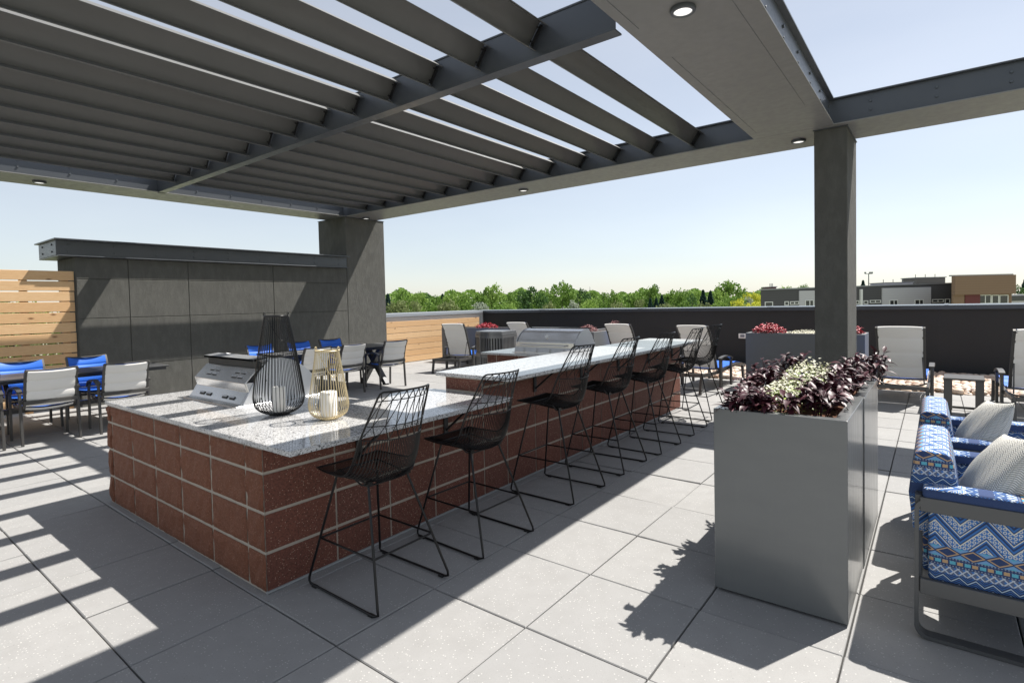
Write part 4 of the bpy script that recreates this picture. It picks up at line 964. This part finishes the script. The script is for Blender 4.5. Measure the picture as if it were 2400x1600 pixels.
# ------------------------------------------------------------------ distance: buildings, pole, trees
def at_px(px, py, depth):
    """world point at photo pixel and depth along the view axis (used only to choose far sites)"""
    return CP + _f*depth + _R*((px-1200)/FPX*depth) - _U*((py-800-SY)/FPX*depth)
def frame(px0, px1, d0, d1):
    a = at_px(px0, 700, d0); b = at_px(px1, 700, d1); a.z = b.z = 0; u = (b-a); L_ = u.length; u.normalize(); return a, u, L_
def far_building(name, label, px0, px1, d0, d1, ztop0, ztop1, depth, base_m, feats):
    a, u, L_ = frame(px0, px1, d0, d1); rz = math.atan2(u.y, u.x); t = thing(name, label, 'building', (a.x, a.y, -14), rz)
    zb = 14; sk0, sk1 = depth*(px0-1200)/FPX+.3, depth*(px1-1200)/FPX
    m = MB(); m.add([(0, 0, 0), (L_, 0, 0), (L_+sk1, depth, 0), (sk0, depth, 0), (0, 0, zb+ztop0), (L_, 0, zb+ztop1), (L_+sk1, depth, zb+ztop1), (sk0, depth, zb+ztop0)], [(0, 3, 2, 1), (4, 5, 6, 7), (0, 1, 5, 4), (1, 2, 6, 5), (2, 3, 7, 6), (3, 0, 4, 7)])
    m.build('wall', base_m, t)
    m = MB(); m.add([(-.1, -.12, zb+ztop0), (L_+.1, -.12, zb+ztop1), (L_+.1, .3, zb+ztop1), (-.1, .3, zb+ztop0), (-.1, -.12, zb+ztop0+.16), (L_+.1, -.12, zb+ztop1+.16), (L_+.1, .3, zb+ztop1+.16), (-.1, .3, zb+ztop0+.16)], [(0, 3, 2, 1), (4, 5, 6, 7), (0, 1, 5, 4), (1, 2, 6, 5), (2, 3, 7, 6), (3, 0, 4, 7)]); m.build('roof_edge', M_COPE, t)
    for kind, f0, f1, z0, z1 in feats:
        x0, x1 = f0*L_, f1*L_; z0 += zb; z1 += zb
        if kind == 'window':
            m = MB(); fr = .10; m.box(x0, -.10, z0, x1, -.01, z0+fr); m.box(x0, -.10, z1-fr, x1, -.01, z1); m.box(x0, -.10, z0+fr, x0+fr, -.01, z1-fr); m.box(x1-fr, -.10, z0+fr, x1, -.01, z1-fr)
            if x1-x0 > 1.2: xm = (x0+x1)/2; m.box(xm-.05, -.10, z0+fr, xm+.05, -.01, z1-fr)
            w_ = m.build('window', M_WFR, t); m = MB(); m.box(x0+fr, -.05, z0+fr, x1-fr, -.012, z1-fr); m.build('pane', M_GLASSD, w_)
        else:
            m = MB(); off, mt_ = {'white': (-.18, M_PALEP), 'red': (-.35, M_REDP), 'brick': (-.30, M_BRICK), 'overhang': (-.60, M_BRICK), 'pipe': (-.32, M_WFR), 'glass': (-.08, M_GLASSD)}[kind]
            m.box(x0, off, z0, x1, -.005, z1); m.build({'white': 'white_panel', 'red': 'red_panel', 'brick': 'brick_panel', 'overhang': 'upper_facade', 'pipe': 'downpipe', 'glass': 'glazing'}[kind], mt_, t)
    return t, L_
def f_panel(c):
    def f(n):
        o = n.sep(n.obj()); a = n.math('FRACT', n.math('MULTIPLY', o[2], 3.2)); return {'Base Color': n.mix(n.math('LESS_THAN', a, .08), c, mul(c, .75))}
    return f
M_GREYP = mat('grey_lap_siding', rough=.8, fn=f_panel((.085, .083, .087))); M_PALEP = mat('pale_wall_panel', rough=.7, fn=f_panel((.52, .51, .53))); M_REDP = mat('dark_red_panel', (.13, .03, .03), .7)
M_BRICK = mat('tan_brick', rough=.8, fn=f_panel((.24, .155, .10)))
Z = lambda py, px, d: (709.0-.0222*(px-1200)-py)/FPX*d+CP.z   # height of a far pixel row
D1 = 78
zt0, zt1 = Z(680, 1783, D1), Z(665, 2232, D1); S_ = 2232-1783.
fx = lambda px: (px-1783)/S_
zz2 = lambda py, px: Z(py, px, D1)
feats = [('window', fx(1792), fx(1811), zz2(722, 1800), zz2(707, 1800)), ('window', fx(1838), fx(1848), zz2(716, 1840), zz2(706, 1840)), ('window', fx(1851), fx(1872), zz2(714, 1860), zz2(706, 1860)),
         ('white', fx(1872), fx(1960), zz2(735, 1900), zz2(681, 1890)), ('pipe', fx(2014), fx(2019), zz2(730, 2016), zz2(678, 2016)),
         ('window', fx(2005), fx(2013), zz2(713, 2009), zz2(704, 2009)), ('window', fx(2023), fx(2034), zz2(713, 2030), zz2(704, 2030)), ('window', fx(2038), fx(2064), zz2(710, 2050), zz2(703, 2050)),
         ('white', fx(2066), fx(2180), zz2(735, 2120), zz2(674, 2120)), ('window', fx(2184), fx(2211), zz2(709, 2200), zz2(701, 2200)), ('window', fx(2214), fx(2226), zz2(711, 2220), zz2(700, 2220))]
bt, L_ = far_building('apartment_building', 'long grey apartment building with pale panels seen beyond the dark parapet', 1783, 2232, D1, D1, zt0, zt1, 14, M_GREYP, feats)
for px0, px1, p1 in ((1885, 1905, 703), (2082, 2102, 703), (2141, 2162, 702)):
    x0, x1 = fx(px0)*L_, fx(px1)*L_; m = MB(); z0 = 14+Z(716, px0, D1)-1.0; z1 = 14+Z(p1, px0, D1)
    m.box(x0, -.26, z0, x1, -.19, z0+.1); m.box(x0, -.26, z1-.1, x1, -.19, z1)
    for xx in (x0, (x0+x1)/2, x1-.1): m.box(xx, -.26, z0+.1, xx+.1, -.19, z1-.1)
    w_ = m.build('window', M_WFR, bt); m = MB(); m.box(x0+.1, -.22, z0+.1, x1-.1, -.185, z1-.1); m.build('pane', M_GLASSD, w_)
# rooftop units
def roof_unit(label, px0, px1, py, d, mt_, name='rooftop_unit'):
    a, u, L2 = frame(px0, px1, d, d); h_ = Z(py, (px0+px1)/2, d); zb = zt0-.2; t = thing(name, label, 'rooftop unit', (a.x, a.y, zb), math.atan2(u.y, u.x))
    m = MB(); m.box(0, 0, 0, L2, 3.5, h_-zb); m.build('housing', mt_, t, bevel=.05); m = MB(); m.box(-.1, -.1, h_-zb, L2+.1, 3.6, h_-zb+.12); m.build('top_edge', M_COPE, t)
    for k in range(3): m = MB(); m.tube([(L2*(.1+.35*k), 1, h_-zb+.12), (L2*(.1+.35*k), 1, h_-zb+.6)], .05, 6); m.build('vent_pipe', M_GALV, t)
roof_unit('brown-grey rooftop enclosure on the grey apartment building', 2150, 2216, 651, 86, mat('taupe_panel', (.16, .15, .13), .8))
roof_unit('low pale rooftop equipment on the grey apartment building', 2074, 2140, 663, 84, M_PALEP)
roof_unit('small dark chimney box at the left end of the grey roof', 1811, 1820, 673, 84, M_REDP)
D2 = 70
zc0, zc1 = Z(648, 2230, D2), Z(644, 2371, D2); gx = lambda px: (px-2230)/141.
feats = [('overhang', 0, 1.0, Z(690, 2300, D2), zc1-.02), ('brick', 0, gx(2256), Z(740, 2240, D2), Z(690.5, 2240, D2)), ('red', gx(2257), gx(2292), Z(740, 2270, D2), Z(690.5, 2270, D2)), ('window', gx(2294), gx(2322), Z(712, 2300, D2), Z(691, 2300, D2)), ('window', gx(2323), gx(2340), Z(712, 2330, D2), Z(691, 2330, D2)), ('window', gx(2341), gx(2362), Z(712, 2350, D2), Z(691, 2350, D2))]
far_building('brick_building', 'tan brick block with red entrance bay at the right end of the grey building', 2230, 2371, D2, D2, zc1-.03, zc1-.03, 10, M_BRICK, feats)
a, u, L2 = frame(2366, 2440, 120, 120); t = thing('far_house', 'low grey glazed building at the far right edge', 'building', (a.x, a.y, -14), math.atan2(u.y, u.x))
m = MB(); m.box(0, 0, 0, L2, 8, 14+Z(690, 2390, 120)); m.build('wall', M_PALEP, t); m = MB(); m.box(.2, -.1, 14+Z(705, 2390, 120), L2, -.01, 14+Z(693, 2390, 120)); m.build('glazing', M_GLASSD, t)
p = at_px(2036, 700, 130); t = thing('light_pole', 'tall thin floodlight pole above the grey building roof', 'light pole', (p.x, p.y, -14))
ht = 14+Z(641, 2036, 130); m = MB(); m.tube([(0, 0, 0), (0, 0, ht)], [.22, .10], 8); m.build('pole', M_GALV, t); m = MB(); dv = Vector((_R.x, _R.y, 0)).normalized()
m.bar(-dv*.9+Vector((0, 0, ht-.1)), dv*.9+Vector((0, 0, ht-.1)), .1, .12)
for s_ in (-.8, .3, .8): m.box(dv.x*s_-.2, dv.y*s_-.2, ht, dv.x*s_+.2, dv.y*s_+.2, ht+.35)
m.build('lamp_head', M_GALV, t)
for pxx, dd, pyy, lb in ((1383, 150, 672, 'thin grey mast rising from the trees left of centre'),):
    p = at_px(pxx, 700, dd); t = thing('mast', lb, 'mast', (p.x, p.y, -14)); m = MB(); m.tube([(0, 0, 0), (0, 0, 14+Z(pyy, pxx, dd))], [.12, .05], 6); m.build('pole', M_GALV, t)

def f_tree(c0, c1):
    def f(n):
        r = n.attr('rnd'); g = n.new('ShaderNodeNewGeometry'); a = n.noise(n.obj(), .45, 3)
        c = n.mix(r, c0, c1); return {'Base Color': n.mix(n.math('MULTIPLY', a, .3), c, mul(c0, .6))}
    return f
def tmat(name, c0, c1):
    m_ = mat(name, rough=.75, spec=.2, fn=f_tree(c0, c1)); nt_ = m_.node_tree; b = nt_.nodes['Principled BSDF']; o_ = [x for x in nt_.nodes if x.type == 'OUTPUT_MATERIAL'][0]
    tr = nt_.nodes.new('ShaderNodeBsdfTranslucent'); mx = nt_.nodes.new('ShaderNodeMixShader'); mx.inputs[0].default_value = .3
    nt_.links.new(b.inputs['Base Color'].links[0].from_socket, tr.inputs[0]); nt_.links.new(b.outputs[0], mx.inputs[1]); nt_.links.new(tr.outputs[0], mx.inputs[2]); nt_.links.new(mx.outputs[0], o_.inputs[0]); return m_
TM = {'green': tmat('green_foliage', (.10, .20, .035), (.24, .36, .08)), 'dark': tmat('dark_foliage', (.045, .10, .03), (.10, .19, .055)), 'light': tmat('light_foliage', (.17, .29, .055), (.34, .47, .12)),
      'olive': tmat('olive_foliage', (.16, .20, .075), (.29, .34, .15)), 'yellow': tmat('yellow_green_foliage', (.42, .46, .05), (.70, .68, .10)), 'silver': tmat('silver_foliage', (.27, .31, .23), (.42, .46, .37)), 'conifer': tmat('conifer_foliage', (.025, .06, .05), (.055, .11, .085))}
M_BARK = mat('bark', (.09, .07, .05), .9)
def crown_mesh(kind, seed):
    """unit crown: height 1 from z=0 (ground) to 1, radius about .4"""
    R = random.Random(seed); m = MB()
    def quad(c, s_, nz=.0):
        n_ = Vector((R.gauss(0, 1), R.gauss(0, 1), R.gauss(.5, 1))).normalized(); x = n_.orthogonal().normalized(); y = n_.cross(x); a = R.uniform(0, PI); x, y = x*math.cos(a)+y*math.sin(a), y*math.cos(a)-x*math.sin(a)
        m.add([c-x*s_-y*s_*.5, c+x*s_*.2-y*s_*.8, c+x*s_+y*s_*.3, c-x*s_*.1+y*s_], [(0, 1, 2, 3)], 0, min(1, max(0, R.gauss(.5, .25))))
    if kind == 'conifer':
        for k in range(1500):
            h_ = R.random()**.8; z = .08+.92*h_; tier = .6+.4*abs(math.sin(z*26)); q = .24*(1-h_)**.85*tier*math.sqrt(R.uniform(.25, 1))+.005; a = R.uniform(0, 2*PI); q *= 1.5; quad(Vector((math.cos(a)*q, math.sin(a)*q, z-q*.3)), .024)
        return m
    lobes = []
    nl = R.randint(26, 34)
    for k in range(nl):
        a = R.uniform(0, 2*PI); z = R.uniform(.30, .93); rmax = .36*math.sin(PI*min(1, (z-.12)/.88)**.9)**.6*R.uniform(.75, 1.1); q = rmax*R.uniform(.35, 1.0); lobes.append((Vector((math.cos(a)*q, math.sin(a)*q, z-.02)), R.uniform(.06, .115)))
    lobes.append((Vector((R.uniform(-.05, .05), 0, .93)), .06))
    for c, r_ in lobes:
        for k in range(int(9000*r_*r_)+20):
            d = Vector((R.gauss(0, 1), R.gauss(0, 1), R.gauss(0, 1))).normalized(); rad = r_*R.uniform(.55, 1.0)**.6*(1+.22*math.sin(d.x*7+c.z*30)); quad(c+Vector((d.x*rad, d.y*rad, d.z*rad*.8)), R.uniform(.010, .020))
    return m
CR = {}
def trunk_mesh(seed):
    R = random.Random(seed); m = MB(); m.tube([(0, 0, 0), (R.uniform(-.01, .01), 0, .2), (R.uniform(-.02, .02), R.uniform(-.02, .02), .6), (0, 0, .85)], [.022, .017, .010, .004], 7)
    for k in range(6):
        a = R.uniform(0, 2*PI); z = R.uniform(.25, .6); m.tube([(0, 0, z), (math.cos(a)*.12, math.sin(a)*.12, z+.12), (math.cos(a)*.22, math.sin(a)*.22, z+.28)], [.009, .006, .002], 5)
    return m
TR = {}
cnt = {}
TLIST = [(893, 688, 46, 'green', 128), (909, 690, 27, 'conifer', 122), (948, 674, 62, 'green', 150), (978, 683, 62, 'light', 138), (1001, 684, 30, 'dark', 165), (934, 698, 54, 'olive', 118), (968, 701, 44, 'olive', 116), (1026, 691, 44, 'green', 140), (1062, 683, 50, 'light', 150), (1037, 690, 18, 'conifer', 170),
         (1090, 686, 54, 'green', 135), (1122, 684, 46, 'green', 140), (1136, 681, 22, 'conifer', 150), (1158, 661, 44, 'light', 150), (1195, 681, 60, 'green', 145), (1218, 693, 44, 'dark', 155), (1052, 699, 60, 'olive', 116), (1010, 703, 48, 'green', 118), (1098, 705, 50, 'green', 118), (1126, 704, 44, 'silver', 118),
         (1165, 706, 56, 'green', 120), (1200, 705, 50, 'light', 122), (1247, 666, 50, 'dark', 130), (1262, 684, 40, 'green', 150), (1276, 672, 40, 'green', 165), (1318, 655, 66, 'green', 135), (1300, 662, 48, 'green', 148), (1360, 672, 30, 'dark', 165), (1378, 684, 26, 'dark', 170), (1342, 699, 34, 'silver', 118), (1393, 678, 34, 'green', 180),
         (1285, 706, 60, 'olive', 118), (1385, 694, 56, 'light', 125), (1370, 704, 50, 'light', 122), (1414, 681, 44, 'green', 150), (1442, 680, 66, 'green', 135), (1480, 683, 60, 'green', 150), (1452, 703, 54, 'olive', 118), (1505, 697, 50, 'olive', 128), (1526, 667, 60, 'green', 150), (1540, 664, 26, 'dark', 155), (1524, 701, 22, 'conifer', 118), (1551, 693, 30, 'conifer', 128), (1538, 700, 26, 'conifer', 122),
         (1577, 675, 44, 'green', 170), (1608, 674, 66, 'green', 150), (1640, 677, 46, 'light', 165), (1590, 684, 46, 'green', 128), (1622, 684, 44, 'dark', 135), (1648, 681, 28, 'conifer', 122), (1665, 683, 22, 'conifer', 128), (1690, 677, 50, 'light', 140), (1706, 652, 42, 'green', 145), (1722, 688, 50, 'green', 120), (1746, 671, 52, 'green', 165), (1768, 681, 44, 'yellow', 128), (1733, 694, 42, 'yellow', 116), (1752, 691, 36, 'silver', 122), (1766, 702, 48, 'yellow', 112), (1690, 702, 46, 'light', 116), (1560, 706, 60, 'olive', 116), (1660, 705, 50, 'olive', 116),
         (1848, 668, 70, 'light', 190), (1880, 666, 40, 'green', 200), (1815, 674, 40, 'green', 190), (2023, 658, 13, 'conifer', 190), (2050, 664, 40, 'green', 200), (2072, 666, 30, 'light', 210), (2385, 664, 44, 'dark', 190), (2402, 655, 36, 'conifer', 200), (2372, 674, 30, 'green', 170), (2415, 672, 50, 'green', 160),
         (30, 690, 90, 'olive', 60), (100, 700, 80, 'green', 62), (-30, 705, 90, 'light', 60), (165, 706, 60, 'olive', 64)]
order = sorted(range(len(TLIST)), key=lambda i: TLIST[i][0])
desc = {'green': 'mid-green broadleaf tree', 'dark': 'dark green broadleaf tree', 'light': 'light green broadleaf tree', 'olive': 'olive green willow-like tree', 'yellow': 'yellow-green tree', 'silver': 'pale silvery tree', 'conifer': 'dark blue-green conifer'}
for n_, i in enumerate(order):
    px, py, wpx, kd, dd = TLIST[i]; p = at_px(px, 700, dd); zt = Z(py, px, dd); hgt = zt+14; wid = wpx/FPX*dd*1.25
    var = (i*5) % 4; key = (kd, var)
    if key not in CR:
        cm = crown_mesh(kd, 100+var*13+len(kd)); CR[key] = cm.build('crown', TM[kd], None, normals=False)
        TR[key] = trunk_mesh(var+5).build('trunk', M_BARK, None, smooth=True); c_ = CR[key]; k_ = TR[key]
    else: c_ = CR[key].copy(); k_ = TR[key].copy(); C.objects.link(c_); C.objects.link(k_)
    cnt[kd] = cnt.get(kd, 0)+1
    if px < 300: lab = '%s glimpsed through the tall cedar screen, %s from the left' % (desc[kd], ORD[n_])
    else: lab = '%s beyond the parapet, %s of its kind from the left' % (desc[kd], ORD[cnt[kd]-1])
    t = thing('conifer_tree' if kd == 'conifer' else 'broadleaf_tree', lab, 'tree', (p.x, p.y, -14), (i*2.3) % 6.28, 'trees beyond the parapet')
    s_ = wid/(.50 if kd == 'conifer' else .84)
    if kd == 'conifer': s_ = max(s_, hgt*.62)
    else: s_ = max(s_, hgt*.62)
    for q in (c_, k_): q.parent = t
    t.scale = (s_, s_, hgt)
# tree masses further back that fill between crowns
mb = MB(); R = random.Random(77)
for k in range(26000):
    px = R.uniform(860, 1800); dd = R.uniform(185, 215); p = at_px(px, 700, dd); top = Z(687+7*math.sin(px*.045)+5*math.sin(px*.11+2), px, dd); z = -14+(top+14)*R.random()**.45
    n_ = Vector((R.gauss(0, 1), R.gauss(0, 1), R.gauss(.4, 1))).normalized(); x = n_.orthogonal().normalized(); y = n_.cross(x); s_ = R.uniform(.35, .75); c = Vector((p.x, p.y, z))
    mb.add([c-x*s_, c-y*s_*.8, c+x*s_, c+y*s_*.7], [(0, 1, 2, 3)], 0, R.random())
o = mb.build('far_woodland', TM['green'], normals=False); struct(o, 'stuff', 'far-off mass of green woodland behind the nearer trees'); o['category'] = 'woodland'
# haze
def haze():
    m_ = bpy.data.materials.new('haze_air'); m_.use_nodes = True; nt_ = m_.node_tree; nt_.nodes.remove(nt_.nodes['Principled BSDF']); v = nt_.nodes.new('ShaderNodeVolumePrincipled')
    v.inputs['Color'].default_value = (.92, .95, 1, 1); v.inputs['Density'].default_value = .0011; o_ = [x for x in nt_.nodes if x.type == 'OUTPUT_MATERIAL'][0]; nt_.links.new(v.outputs[0], o_.inputs['Volume'])
    mb = MB(); mb.box(-60, -60, -16, 420, 420, 40); o = mb.build('haze', m_); struct(o, 'stuff')
# haze()
